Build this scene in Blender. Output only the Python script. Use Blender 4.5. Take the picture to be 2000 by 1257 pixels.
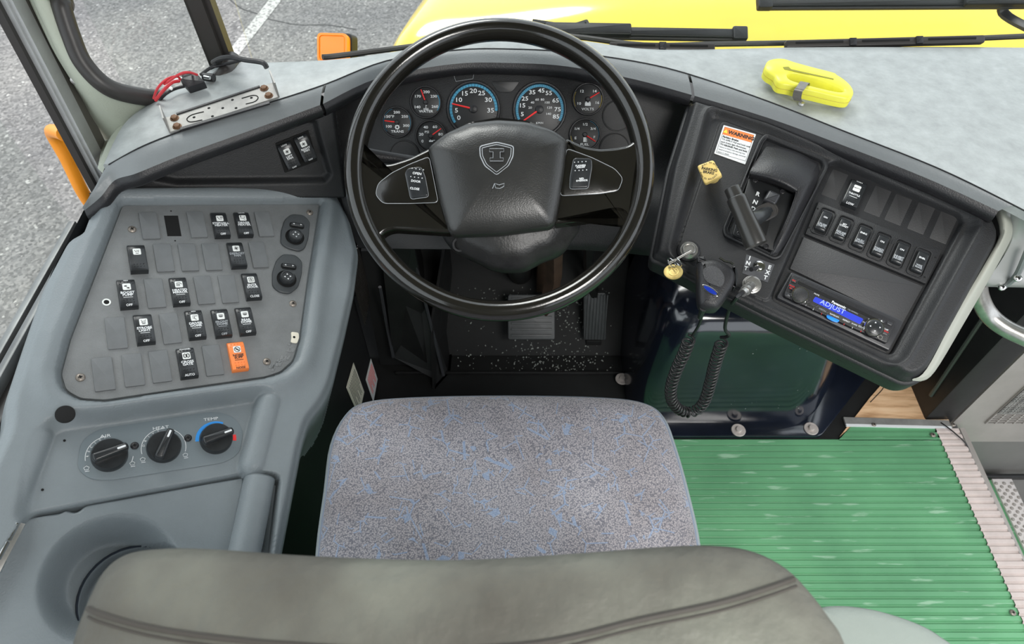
import bpy, bmesh, math, random
import numpy as np
from mathutils import Vector, Matrix
random.seed(7)
for o in list(bpy.data.objects): bpy.data.objects.remove(o)
scn = bpy.context.scene; COL = scn.collection
R = math.radians

# ------------------------------------------------------------------ camera
FPX = 1333.0; TH = R(52); CAM = Vector((0, 0, 1.42))
FW = Vector((0, math.cos(TH), -math.sin(TH))); UP = Vector((0, math.sin(TH), math.cos(TH))); RT = Vector((1, 0, 0))
cd = bpy.data.cameras.new('camera'); cam = bpy.data.objects.new('camera', cd); COL.objects.link(cam)
cam.location = CAM; cam.rotation_euler = (R(90) - TH, 0, 0)
cd.sensor_width = 36; cd.lens = FPX / 2000 * 36; cd.clip_start = .02; cd.clip_end = 200
cd.dof.use_dof = True; cd.dof.focus_distance = 1.05; cd.dof.aperture_fstop = 9
scn.camera = cam

# ------------------------------------------------------------------ sky, sun, exposure
w = bpy.data.worlds.new('overcast_sky'); scn.world = w; w.use_nodes = True
bg = w.node_tree.nodes['Background']; bg.inputs[0].default_value = (.88, .94, 1, 1); bg.inputs[1].default_value = 1.5
sd = bpy.data.lights.new('sun', 'SUN'); sd.energy = 1.6; sd.angle = R(25); sd.color = (1, .98, .95)
so = bpy.data.objects.new('sun', sd); COL.objects.link(so); so.rotation_euler = (R(-38), R(-18), 0)
vs = scn.view_settings; vs.view_transform = 'Standard'; vs.look = 'None'; vs.gamma = 1; vs.use_curve_mapping = False; vs.exposure = .25
def area(name, loc, rot, sx, sy, e, col=(1, 1, 1)):
    l = bpy.data.lights.new(name, 'AREA'); l.shape = 'RECTANGLE'; l.size = sx; l.size_y = sy; l.energy = e; l.color = col
    o = bpy.data.objects.new(name, l); COL.objects.link(o); o.location = loc; o.rotation_euler = rot; return o
area('cab_fill_light', (.55, -.35, 1.885), (0, 0, 0), .5, .3, 13, (1, .98, .95))  # unseen area light added under the ceiling to brighten the cab
area('floor_fill_light', (.8, -.9, 1.885), (R(8), 0, 0), .9, .5, 22, (1, .98, .95))  # second added light, lifts the mat and floor on the right

# ------------------------------------------------------------------ pixel -> surface measuring
def ray(px, py): return FW + RT * ((px - 1000) / FPX) + UP * ((628.5 - py) / FPX)
def Z(px, py, z): r = ray(px, py); return CAM + r * ((z - CAM.z) / r.z)
def Yp(px, py, y): r = ray(px, py); return CAM + r * (y / r.y)
def Xp(px, py, x): r = ray(px, py); return CAM + r * (x / r.x)
class Fr:
    def __init__(s, O, N, X):
        s.O = Vector(O); s.N = Vector(N).normalized(); X = Vector(X); s.X = (X - s.N * X.dot(s.N)).normalized(); s.Y = s.N.cross(s.X)
    def at(s, px, py, h=0):
        r = ray(px, py); return CAM + r * (((s.O - CAM).dot(s.N) + h) / r.dot(s.N))
    def l(s, px, py, h=0):
        d = s.at(px, py, h) - s.O; return (d.dot(s.X), d.dot(s.Y))
    def ls(s, pts, h=0): return [s.l(x, y, h) for x, y in pts]
    def M(s, a=0, b=0, h=0, rot=0):
        c, n = math.cos(rot), math.sin(rot); X = s.X * c + s.Y * n; Y = s.Y * c - s.X * n; o = s.O + s.X * a + s.Y * b + s.N * h
        return Matrix(((X.x, Y.x, s.N.x, o.x), (X.y, Y.y, s.N.y, o.y), (X.z, Y.z, s.N.z, o.z), (0, 0, 0, 1)))
    def Mp(s, px, py, h=0, rot=0): a, b = s.l(px, py, h); return s.M(a, b, h, rot)
def sph(az, el): return Vector((math.cos(R(az)) * math.cos(R(el)), math.sin(R(az)) * math.cos(R(el)), math.sin(R(el))))

# ------------------------------------------------------------------ materials
def mat(name, col, rough=.5, metal=0, bump=0, bscale=200, var=0, vscale=8, coat=0, ior=1.5, emit=None, spec=None, voro=False, dist=.002):
    m = bpy.data.materials.new(name); m.use_nodes = True; nt = m.node_tree; b = nt.nodes['Principled BSDF']; L = nt.links.new
    b.inputs['Base Color'].default_value = (*col, 1); b.inputs['Roughness'].default_value = rough; b.inputs['Metallic'].default_value = metal
    b.inputs['IOR'].default_value = ior; b.inputs['Coat Weight'].default_value = coat; b.inputs['Coat Roughness'].default_value = .08
    tc = nt.nodes.new('ShaderNodeTexCoord')
    if var:
        n = nt.nodes.new('ShaderNodeTexNoise'); n.inputs['Scale'].default_value = vscale; n.inputs['Detail'].default_value = 6; n.inputs['Roughness'].default_value = .65
        L(tc.outputs['Object'], n.inputs['Vector'])
        r = nt.nodes.new('ShaderNodeValToRGB'); r.color_ramp.elements[0].position = .3; r.color_ramp.elements[1].position = .72
        r.color_ramp.elements[0].color = (*[max(0, c * (1 - var)) for c in col], 1); r.color_ramp.elements[1].color = (*[min(1, c * (1 + var)) for c in col], 1)
        L(n.outputs['Fac'], r.inputs['Fac']); L(r.outputs['Color'], b.inputs['Base Color'])
    if bump:
        if voro: n2 = nt.nodes.new('ShaderNodeTexVoronoi'); out = 'Distance'
        else: n2 = nt.nodes.new('ShaderNodeTexNoise'); n2.inputs['Detail'].default_value = 3; out = 'Fac'
        n2.inputs['Scale'].default_value = bscale; L(tc.outputs['Object'], n2.inputs['Vector'])
        bp = nt.nodes.new('ShaderNodeBump'); bp.inputs['Strength'].default_value = bump; bp.inputs['Distance'].default_value = dist
        L(n2.outputs[out], bp.inputs['Height']); L(bp.outputs['Normal'], b.inputs['Normal'])
    if emit: b.inputs['Emission Color'].default_value = (*emit[:3], 1); b.inputs['Emission Strength'].default_value = emit[3]
    return m
G = lambda v, a=1, b=1, c=1: (v * a, v * b, v * c)
m_console = mat('grey_blue_plastic', (.185, .21, .223), .42, bump=.25, bscale=420, var=.06, vscale=14)
m_plate = mat('dark_grey_plate', (.18, .188, .19), .5, bump=.3, bscale=600, var=.12, vscale=30)
m_blank = mat('blank_cover_plastic', (.145, .153, .157), .45, bump=.1, bscale=700, var=.08, vscale=60)
m_black = mat('black_plastic', (.014, .014, .016), .42, bump=.25, bscale=500, var=.2, vscale=20)
m_fascia = mat('fascia_black', (.012, .0125, .0135), .5, bump=.3, bscale=700, var=.15, vscale=12)
m_panel = mat('panel_charcoal', (.015, .0155, .017), .5, bump=.3, bscale=700, var=.12, vscale=12)
m_switch = mat('switch_black', (.02, .022, .024), .3, var=.3, vscale=80)
m_gloss = mat('glossy_black_cover', (.008, .011, .020), .13, bump=.04, bscale=12, var=.5, vscale=5, ior=1.9, dist=.01)
m_wheel = mat('wheel_black_rubber', (.010, .009, .007), .17, bump=.04, bscale=300, ior=1.6, coat=.4)
m_hub = mat('hub_black_leather_grain', (.022, .022, .021), .33, bump=.35, bscale=520, ior=1.6, var=.3, vscale=9, dist=.0008)
m_shroud = mat('shroud_black', (.018, .018, .018), .38, bump=.2, bscale=300, var=.4, vscale=30)
m_dash = mat('dash_top_grey_vinyl', (.33, .352, .35), .4, bump=.4, bscale=70, var=.17, vscale=38, dist=.0014)
m_lip = mat('dash_lip_grey', (.19, .205, .21), .38, bump=.15, bscale=400, var=.1, vscale=10)
m_sage = mat('sage_pillar_plastic', (.42, .45, .37), .5, bump=.3, bscale=350, var=.04, vscale=6)
m_alu = mat('brushed_aluminium', (.5, .51, .51), .45, .4, bump=.2, bscale=90, var=.15, vscale=12)
m_seal = mat('black_rubber_seal', (.03, .027, .025), .4, bump=.1, bscale=100)
m_white = mat('white_print', (.75, .77, .78), .5)
m_whitedim = mat('grey_worn_print', (.34, .36, .38), .5)
m_lens = mat('white_lens', (.78, .8, .78), .35)
m_dark = mat('black_void', (.003, .003, .003), .9)
m_print = mat('black_print', (.015, .015, .015), .6)
m_orange = mat('orange_plastic', (.9, .24, .06), .4, var=.05, vscale=60)
m_orbar = mat('orange_grab_bar', (.95, .33, .02), .35, var=.06, vscale=12)
m_steel = mat('worn_steel', (.5, .49, .47), .32, .9, var=.2, vscale=60)
m_chrome = mat('chrome', (.75, .75, .74), .12, 1)
m_rust = mat('rusty_bolt', (.16, .085, .045), .6, .4, var=.4, vscale=200)
m_galv = mat('galvanised_bracket', (.30, .295, .28), .5, .4, bump=.1, bscale=60, var=.22, vscale=30)
m_brass = mat('brass_tag', (.5, .38, .14), .38, .8, var=.25, vscale=90)
m_knob = mat('cream_yellow_knob', (.78, .58, .2), .4, var=.04, vscale=40)
m_yel = mat('yellow_plastic', (.78, .75, .07), .35, var=.05, vscale=50)
m_hood = mat('bus_yellow_paint', (1, .71, .03), .2, coat=1, var=.05, vscale=1.5)
m_red = mat('red_paint', (.8, .03, .03), .4)
m_blue = mat('gauge_blue', (.05, .3, .48), .5)
m_gold = mat('gauge_gold', (.45, .33, .03), .5)
m_needle = mat('needle_red', (.9, .03, .03), .4)
m_gface = mat('gauge_face', (.012, .013, .014), .45)
m_wood = None
m_disp = mat('display_blue', (.02, .03, .3), .3, emit=(.03, .06, .55, .55))
m_dispink = mat('display_text', (.3, .35, .7), .3, emit=(.25, .35, .9, .6))
m_btn = mat('blue_button', (.02, .2, .8), .3, emit=(.0, .15, .7, .4))
m_mesh = mat('mic_grille', (.055, .055, .058), .45, bump=1, bscale=1100, voro=True, dist=.001)
m_frame = mat('radio_frame', (.035, .036, .04), .35)
m_kick = mat('kick_plate_metal', (.40, .37, .345), .45, .35, bump=.08, bscale=40, var=.13, vscale=7)
m_pedal = mat('pedal_rubber', (.05, .054, .056), .5, var=.2, vscale=40)
m_blackmetal = mat('black_painted_metal', (.009, .009, .009), .45, var=.4, vscale=20, bump=.1, bscale=80)
m_brown = mat('rusty_brown_metal', (.06, .035, .022), .6, var=.4, vscale=25)
m_footmat = mat('footwell_rubber', (.004, .0045, .0045), .75, bump=.3, bscale=60, var=.5, vscale=14)
m_grit = mat('pale_grit', (.28, .3, .28), .8, var=.5, vscale=60)
m_cream = mat('cream_felt', (.7, .66, .55), .8)
m_lamp = mat('amber_lamp_lens', (1, .32, .01), .2, coat=.5, emit=(1, .25, 0, .15))
m_ceil = mat('ceiling_panel', (.13, .133, .13), .6)
m_wire = mat('red_wire', (.55, .03, .04), .4)
m_armgrey = mat('grey_green_vinyl', (.24, .275, .25), .6, bump=.2, bscale=200, var=.06, vscale=8)
m_strip = mat('ribbed_sill_strip', (.6, .52, .49), .5, bump=.1, bscale=80, var=.12, vscale=22)
m_ochre = mat('tan_screw', (.25, .22, .19), .4, .6)
m_skin = mat('console_side_black', (.006, .006, .007), .6)

def nodes(name):
    m = bpy.data.materials.new(name); m.use_nodes = True; nt = m.node_tree
    return m, nt, nt.nodes['Principled BSDF'], nt.links.new
def tex(nt, kind, scale, vec=None, detail=None):
    n = nt.nodes.new(kind); n.inputs['Scale'].default_value = scale
    if detail is not None and 'Detail' in n.inputs: n.inputs['Detail'].default_value = detail
    if vec is not None: nt.links.new(vec, n.inputs['Vector'])
    return n
def ramp(nt, src, stops):
    r = nt.nodes.new('ShaderNodeValToRGB'); e = r.color_ramp.elements
    while len(e) < len(stops): e.new(.5)
    for i, (p, c) in enumerate(stops): e[i].position = p; e[i].color = (*c, 1) if len(c) == 3 else c
    nt.links.new(src, r.inputs['Fac']); return r
def mix(nt, a, b, f, mode='MIX'):
    m = nt.nodes.new('ShaderNodeMix'); m.data_type = 'RGBA'; m.blend_type = mode
    for s, v in ((6, a), (7, b), (0, f)):
        if hasattr(v, 'is_linked') or isinstance(v, bpy.types.NodeSocket): nt.links.new(v, m.inputs[s])
        else: m.inputs[s].default_value = v if s == 0 else (*v, 1)
    return m.outputs[2]
def mapping(nt, src, scale=(1, 1, 1), rot=(0, 0, 0)):
    n = nt.nodes.new('ShaderNodeMapping'); n.inputs['Scale'].default_value = scale; n.inputs['Rotation'].default_value = rot
    nt.links.new(src, n.inputs['Vector']); return n.outputs['Vector']
def math_n(nt, op, a, b):
    n = nt.nodes.new('ShaderNodeMath'); n.operation = op
    for i, v in enumerate((a, b)):
        if isinstance(v, (int, float)): n.inputs[i].default_value = v
        else: nt.links.new(v, n.inputs[i])
    return n.outputs[0]
def bumpn(nt, b, h, strength, dist):
    bp = nt.nodes.new('ShaderNodeBump'); bp.inputs['Strength'].default_value = strength; bp.inputs['Distance'].default_value = dist
    nt.links.new(h, bp.inputs['Height']); nt.links.new(bp.outputs['Normal'], b.inputs['Normal'])
def make_asphalt():
    m, nt, b, L = nodes('asphalt'); tc = nt.nodes.new('ShaderNodeTexCoord'); v = tc.outputs['Object']
    sp = tex(nt, 'ShaderNodeTexVoronoi', 75, v); rr = ramp(nt, sp.outputs['Color'], [(0, (.10, .097, .095)), (.55, (.21, .205, .2)), (.88, (.30, .29, .28)), (1, (.62, .61, .58))])
    big = tex(nt, 'ShaderNodeTexNoise', 1.3, v, 5); r2 = ramp(nt, big.outputs['Fac'], [(.35, (.78, .78, .79)), (.65, (1.22, 1.2, 1.15))])
    c = mix(nt, rr.outputs['Color'], r2.outputs['Color'], 1.0, 'MULTIPLY')
    L(c, b.inputs['Base Color']); b.inputs['Roughness'].default_value = .85
    ns = tex(nt, 'ShaderNodeTexNoise', 90, v, 3); bumpn(nt, b, ns.outputs['Fac'], .6, .01); return m
m_asphalt = make_asphalt()
def make_line():
    m, nt, b, L = nodes('line_paint'); tc = nt.nodes.new('ShaderNodeTexCoord')
    n = tex(nt, 'ShaderNodeTexNoise', 45, tc.outputs['Object'], 6); r = ramp(nt, n.outputs['Fac'], [(.40, (.25, .24, .23)), (.50, (.52, .51, .48))])
    L(r.outputs['Color'], b.inputs['Base Color']); b.inputs['Roughness'].default_value = .8; return m
m_line = make_line()
def make_seat():
    m, nt, b, L = nodes('woven_seat_fabric'); tc = nt.nodes.new('ShaderNodeTexCoord'); v = tc.outputs['Object']
    vv = mapping(nt, v, (1, 1, .4))
    weave = tex(nt, 'ShaderNodeTexVoronoi', 480, vv)
    wr = ramp(nt, weave.outputs['Distance'], [(.0, (.44, .41, .41)), (.42, (.26, .25, .27)), (.75, (.12, .12, .145))])
    pat = None
    for rot, sc in ((0, 26), (1.1, 22), (2.2, 24)):
        p = mapping(nt, v, (1, 1, 0), (0, 0, rot)); e = tex(nt, 'ShaderNodeTexVoronoi', sc, p); e.feature = 'DISTANCE_TO_EDGE'; e.inputs['Randomness'].default_value = .75
        d = math_n(nt, 'LESS_THAN', e.outputs['Distance'], .02)
        n = tex(nt, 'ShaderNodeTexNoise', 26, p, 1); k = math_n(nt, 'GREATER_THAN', n.outputs['Fac'], .56); q = math_n(nt, 'MULTIPLY', d, k)
        pat = q if pat is None else math_n(nt, 'MAXIMUM', pat, q)
    blu = mix(nt, wr.outputs['Color'], (.20, .29, .44), math_n(nt, 'MULTIPLY', pat, .62))
    st = tex(nt, 'ShaderNodeTexNoise', 7, v, 4); sr = ramp(nt, st.outputs['Fac'], [(.3, (.72, .68, .66)), (.6, (1, 1, 1))])
    L(mix(nt, blu, sr.outputs['Color'], 1.0, 'MULTIPLY'), b.inputs['Base Color']); b.inputs['Roughness'].default_value = .9; b.inputs['Sheen Weight'].default_value = .3
    bumpn(nt, b, weave.outputs['Distance'], .5, .001); return m
m_seat = make_seat()
m_seatside = mat('seat_vinyl_border', (.30, .34, .36), .6, bump=.2, bscale=300, var=.08, vscale=20)
def make_back():
    m, nt, b, L = nodes('taupe_vinyl'); tc = nt.nodes.new('ShaderNodeTexCoord'); v = tc.outputs['Object']
    n = tex(nt, 'ShaderNodeTexNoise', 7, v, 7); r = ramp(nt, n.outputs['Fac'], [(.3, (.055, .047, .038)), (.5, (.115, .112, .093)), (.68, (.19, .195, .16))])
    L(r.outputs['Color'], b.inputs['Base Color']); b.inputs['Roughness'].default_value = .62
    n2 = tex(nt, 'ShaderNodeTexNoise', 40, v, 4); bumpn(nt, b, n2.outputs['Fac'], .8, .006); return m
m_back = make_back()
def make_matgreen():
    m, nt, b, L = nodes('green_ribbed_rubber'); tc = nt.nodes.new('ShaderNodeTexCoord'); v = tc.outputs['Object']
    n = tex(nt, 'ShaderNodeTexNoise', 5, v, 4); r = ramp(nt, n.outputs['Fac'], [(.3, (.10, .29, .145)), (.7, (.155, .42, .21))])
    s = tex(nt, 'ShaderNodeTexNoise', 11, mapping(nt, v, (1, 7, 1)), 5); sr = ramp(nt, s.outputs['Fac'], [(.61, (0, 0, 0)), (.68, (1, 1, 1))])
    c = mix(nt, r.outputs['Color'], (.42, .62, .46), math_n(nt, 'MULTIPLY', sr.outputs['Color'], .55))
    L(c, b.inputs['Base Color']); b.inputs['Roughness'].default_value = .45; return m
m_green = make_matgreen()
def make_wood():
    m, nt, b, L = nodes('plywood'); tc = nt.nodes.new('ShaderNodeTexCoord'); v = mapping(nt, tc.outputs['Object'], (1, 7, 1))
    n = tex(nt, 'ShaderNodeTexNoise', 9, v, 6); r = ramp(nt, n.outputs['Fac'], [(.3, (.45, .24, .11)), (.5, (.80, .52, .30)), (.7, (.92, .66, .42))])
    L(r.outputs['Color'], b.inputs['Base Color']); b.inputs['Roughness'].default_value = .7; return m
m_wood = make_wood()
def make_glass():
    m = bpy.data.materials.new('window_glass'); m.use_nodes = True; nt = m.node_tree; nt.nodes.remove(nt.nodes['Principled BSDF'])
    t = nt.nodes.new('ShaderNodeBsdfTransparent'); t.inputs[0].default_value = (.97, .985, .975, 1); g = nt.nodes.new('ShaderNodeBsdfGlossy'); g.inputs['Roughness'].default_value = .01
    f = nt.nodes.new('ShaderNodeFresnel'); ge = nt.nodes.new('ShaderNodeNewGeometry'); mr = nt.nodes.new('ShaderNodeMapRange'); mr.inputs['To Min'].default_value = 1.25; mr.inputs['To Max'].default_value = .8; nt.links.new(ge.outputs['Backfacing'], mr.inputs['Value']); nt.links.new(mr.outputs[0], f.inputs['IOR']); mx = nt.nodes.new('ShaderNodeMixShader')
    nt.links.new(f.outputs[0], mx.inputs[0]); nt.links.new(t.outputs[0], mx.inputs[1]); nt.links.new(g.outputs[0], mx.inputs[2])
    nt.links.new(mx.outputs[0], nt.nodes['Material Output'].inputs[0]); return m
m_glass = make_glass()

# ------------------------------------------------------------------ object plumbing
W = {}
I4 = Matrix.Identity(4)
def put(o, parent, M):
    COL.objects.link(o); W[o] = M
    if parent is not None: o.parent = parent; o.matrix_basis = W[parent].inverted() @ M
    else: o.matrix_basis = M
    return o
def tag(o, label=None, cat=None, group=None, kind=None):
    for k, v in (('label', label), ('category', cat), ('group', group), ('kind', kind)):
        if v: o[k] = v
    return o
def thing(name, label, cat, loc, group=None, kind=None):
    return tag(put(bpy.data.objects.new(name, None), None, Matrix.Translation(Vector(loc))), label, cat, group, kind)
def mesh(name, vf, m, smooth=35):
    me = bpy.data.meshes.new(name); me.from_pydata([tuple(v) for v in vf[0]], [], vf[1]); me.validate(); me.materials.append(m)
    if smooth:
        me.shade_smooth()
        try: me.set_sharp_from_angle(angle=R(smooth))
        except Exception: pass
    else: me.shade_flat()
    return me
def fixn(me):
    bm = bmesh.new(); bm.from_mesh(me); bmesh.ops.recalc_face_normals(bm, faces=bm.faces); bm.to_mesh(me); bm.free()
def obj(name, vf, m, parent=None, M=None, smooth=35, label=None, fix=True):
    """vf in local coords of M.  M None: vf is in world coordinates, origin is taken at the parent (or at its own base)."""
    if M is None:
        if parent is not None: M = W[parent]
        else:
            c = Vector((0, 0, 0)); vs_ = [Vector(v) for v in vf[0]]
            for v in vs_: c += v
            c /= len(vs_); c.z = min(v.z for v in vs_); M = Matrix.Translation(c)
        Mi = M.inverted(); vf = ([Mi @ Vector(v) for v in vf[0]], vf[1])
    me = mesh(name, vf, m, smooth)
    if fix: fixn(me)
    o = bpy.data.objects.new(name, me); put(o, parent, M)
    if label: o['label'] = label
    return o
def join(*vfs):
    V, F = [], []
    for v, f in vfs:
        n = len(V); V += list(v); F += [tuple(i + n for i in q) for q in f]
    return V, F
def xf(vf, M): return ([M @ Vector(v) for v in vf[0]], vf[1])
# ---- 2D outline helpers
def area2(p): return sum(p[i][0] * p[(i + 1) % len(p)][1] - p[(i + 1) % len(p)][0] * p[i][1] for i in range(len(p))) / 2
def ccw(p): return list(p) if area2(p) > 0 else list(p)[::-1]
def rnd(p, r, n=4):
    p = ccw(p); out = []
    for i in range(len(p)):
        a, b, c = Vector(p[i - 1]), Vector(p[i]), Vector(p[(i + 1) % len(p)]); u = a - b; v = c - b
        rr = r[i] if isinstance(r, (list, tuple)) else r
        k = min(rr, u.length * .45, v.length * .45); s = b + u.normalized() * k; e = b + v.normalized() * k
        for j in range(n + 1):
            t = j / n; q = s * (1 - t) ** 2 + b * 2 * t * (1 - t) + e * t * t; out.append((q.x, q.y))
    return out
def inset(p, d):
    n = len(p); out = []
    for i in range(n):
        a, b, c = Vector(p[i - 1]), Vector(p[i]), Vector(p[(i + 1) % n]); u = (b - a); v = (c - b)
        if u.length < 1e-9: u = v
        if v.length < 1e-9: v = u
        u.normalize(); v.normalize(); n1 = Vector((-u.y, u.x)); n2 = Vector((-v.y, v.x)); m = n1 + n2
        if m.length < 1e-6: m = n1
        m.normalize(); k = d / max(.45, m.dot(n1)); out.append((b.x + m.x * k, b.y + m.y * k))
    return out
def rings(rs, cap0=False, cap1=True, closed=True):
    n = len(rs[0]); V = [tuple(v) for r in rs for v in r]; F = []
    for i in range(len(rs) - 1):
        for j in range(n if closed else n - 1):
            k = (j + 1) % n; F.append((i * n + j, i * n + k, (i + 1) * n + k, (i + 1) * n + j))
    if cap0: F.append(tuple(range(n))[::-1])
    if cap1: F.append(tuple(range((len(rs) - 1) * n, len(rs) * n)))
    return V, F
def prism(p, z0, z1, bev=.001, seg=2):
    p = ccw(p); bev = min(bev, abs(z1 - z0) * .9); rs = [[(x, y, z0) for x, y in p]]
    for i in range(seg + 1):
        a = i / seg * math.pi / 2; q = inset(p, bev * (1 - math.cos(a))); rs.append([(x, y, z1 - bev * (1 - math.sin(a))) for x, y in q])
    if bev >= .006:
        q = inset(p, bev + .0006); rs.append([(x, y, z1) for x, y in q]); q = inset(p, bev + .0012); rs.append([(x, y, z1) for x, y in q])
    return rings(rs, True, True)
def ringplate(po, pi, z0, z1):
    n = len(po)
    return rings([[(x, y, z0) for x, y in po], [(x, y, z1) for x, y in po], [(x, y, z1) for x, y in pi], [(x, y, z0) for x, y in pi]], False, False)
def rect(w_, h_, r=0, cx=0, cy=0, n=4):
    p = [(cx - w_ / 2, cy - h_ / 2), (cx + w_ / 2, cy - h_ / 2), (cx + w_ / 2, cy + h_ / 2), (cx - w_ / 2, cy + h_ / 2)]
    return rnd(p, r, n) if r else p
def circ(r, n=24, cx=0, cy=0, ry=None): return [(cx + r * math.cos(2 * math.pi * i / n), cy + (ry or r) * math.sin(2 * math.pi * i / n)) for i in range(n)]
def lathe(prof, n=24, cap0=False, cap1=True): return rings([[(r * math.cos(2 * math.pi * i / n), r * math.sin(2 * math.pi * i / n), z) for i in range(n)] for r, z in prof], cap0, cap1)
def box(c, s, bev=0):
    M = Matrix.Translation(Vector(c)); return xf(prism(rect(s[0], s[1], bev, n=2) if bev else rect(s[0], s[1]), -s[2] / 2, s[2] / 2, bev or .0001, 1 if not bev else 2), M)
def cr(pts, n, closed=False):
    P = [Vector(p) for p in pts]; out = []; N = len(P)
    for i in range(N if closed else N - 1):
        if closed: a, b, c, d = P[i - 1], P[i], P[(i + 1) % N], P[(i + 2) % N]
        else: a, b, c, d = P[max(i - 1, 0)], P[i], P[i + 1], P[min(i + 2, N - 1)]
        for j in range(n):
            t = j / n; out.append(.5 * ((2 * b) + (c - a) * t + (2 * a - 5 * b + 4 * c - d) * t * t + (3 * b - a - 3 * c + d) * t ** 3))
    if not closed: out.append(P[-1])
    return out
def tube(pts, r, seg=8, closed=False, cap=True, ry=None, up=None):
    P = [Vector(p) for p in pts]; N = len(P); rr = r if isinstance(r, (list, tuple)) else [r] * N
    T = []
    for i in range(N):
        a = P[i - 1] if (closed or i > 0) else P[i]; b = P[(i + 1) % N] if (closed or i < N - 1) else P[i]; t = b - a
        T.append(t.normalized() if t.length > 0 else Vector((0, 0, 1)))
    n0 = Vector(up) if up else (Vector((0, 0, 1)) if abs(T[0].z) < .9 else Vector((1, 0, 0)))
    rs = []
    for i in range(N):
        n0 = (Vector(up) if up else n0); n0 = (n0 - T[i] * n0.dot(T[i])).normalized(); b = T[i].cross(n0)
        rs.append([P[i] + n0 * (rr[i] * math.cos(2 * math.pi * k / seg)) + b * ((ry or rr[i]) * math.sin(2 * math.pi * k / seg)) for k in range(seg)])
    if closed: rs.append(rs[0]); return rings(rs, False, False)
    return rings(rs, cap, cap)
def grid(rows, nu=4, nv=3):
    up = [cr(r, nu) for r in rows]; cols = [cr([r[i] for r in up], nv) for i in range(len(up[0]))]
    rs = [[cols[i][j] for i in range(len(cols))] for j in range(len(cols[0]))]; return rings(rs, False, False, closed=False)
def thick(vf, t):
    """give an open sheet thickness downwards along -z (world)"""
    V, F = vf; n = len(V); V2 = list(V) + [Vector(v) + Vector(t) for v in V]
    from collections import Counter
    E = Counter()
    for f in F:
        for i in range(len(f)): E[frozenset((f[i], f[(i + 1) % len(f)]))] += 1
    F2 = list(F) + [tuple(i + n for i in f)[::-1] for f in F]
    for f in F:
        for i in range(len(f)):
            a, b = f[i], f[(i + 1) % len(f)]
            if E[frozenset((a, b))] == 1: F2.append((b, a, a + n, b + n))
    return V2, F2
_tc = {}
def text(s, size, m, parent, M, name='lettering', align='CENTER', ext=.00015, sx=1.0, bold=0, space=1.0, line=.85):
    key = (s, size, align, ext, sx, bold, space, m.name, line)
    if key not in _tc:
        c = bpy.data.curves.new('txt', 'FONT'); c.body = s; c.size = size; c.align_x = align; c.align_y = 'CENTER'; c.extrude = ext; c.resolution_u = 2; c.space_line = line; c.offset = bold; c.space_character = space
        o = bpy.data.objects.new('txt', c); me = bpy.data.meshes.new_from_object(o); bpy.data.objects.remove(o); bpy.data.curves.remove(c)
        if sx != 1: me.transform(Matrix.Diagonal((sx, 1, 1, 1)))
        me.materials.clear(); me.materials.append(m); me.name = name; _tc[key] = me
    return put(bpy.data.objects.new(name, _tc[key]), parent, M)
# ---- heightfields (moulded plastic)
def seg_d(A, B, a, b, capsule=True):
    ax, ay = a; bx, by = b; dx, dy = bx - ax, by - ay; t = np.clip(((A - ax) * dx + (B - ay) * dy) / (dx * dx + dy * dy), 0, 1)
    return np.hypot(A - ax - t * dx, B - ay - t * dy)
def sdf(A, B, poly):
    d = np.full(A.shape, 1e9); ins = np.zeros(A.shape, bool); n = len(poly)
    for i in range(n):
        a, b = poly[i], poly[(i + 1) % n]
        if abs(a[0] - b[0]) + abs(a[1] - b[1]) < 1e-9: continue
        d = np.minimum(d, seg_d(A, B, a, b))
        c = ((a[1] > B) != (b[1] > B)); x = (b[0] - a[0]) * (B - a[1]) / ((b[1] - a[1]) or 1e-12) + a[0]; ins ^= (c & (A < x))
    return np.where(ins, -d, d)
def sst(e0, e1, x): t = np.clip((x - e0) / (e1 - e0), 0, 1); return t * t * (3 - 2 * t)
def hfield(x0, x1, y0, y1, step, fn):
    xs = np.arange(x0, x1 + step, step); ys = np.arange(y0, y1 + step, step); A, B = np.meshgrid(xs, ys); H, keep = fn(A, B)
    ny, nx = A.shape; idx = -np.ones(A.shape, int); 
    q = keep[:-1, :-1] & keep[1:, :-1] & keep[:-1, 1:] & keep[1:, 1:]
    used = np.zeros(A.shape, bool); used[:-1, :-1] |= q; used[1:, :-1] |= q; used[:-1, 1:] |= q; used[1:, 1:] |= q
    idx[used] = np.arange(used.sum()); V = np.stack([A[used], B[used], H[used]], 1).tolist()
    jj, ii = np.nonzero(q); F = np.stack([idx[jj, ii], idx[jj, ii + 1], idx[jj + 1, ii + 1], idx[jj + 1, ii]], 1).tolist()
    return V, F

# ------------------------------------------------------------------ measured planes
NL = sph(344, 61); NR = sph(248, 67)
PL = Fr(CAM - NL * 1.0, NL, (1, 0, 0)); _a = PL.at(276.5, 466.6); _b = PL.at(535, 461)
PL = Fr(PL.at(350, 560), NL, _b - _a)
PR = Fr(CAM - NR * 1.0, NR, (1, 0, 0)); _a = PR.at(1599, 393); _b = PR.at(1839, 487)
PR = Fr(PR.at(1640, 470), NR, _b - _a)
_wc = CAM + ray(976, 333) * 1.0
WN = Vector((0, -math.cos(R(58)), math.sin(R(58)))); PW = Fr(_wc, WN, (1, 0, 0))
CN = Vector((0, -math.cos(R(40)), math.sin(R(40)))); PC = Fr(CAM + ray(1050, 210) * 1.2, CN, (1, 0, 0))

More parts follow.
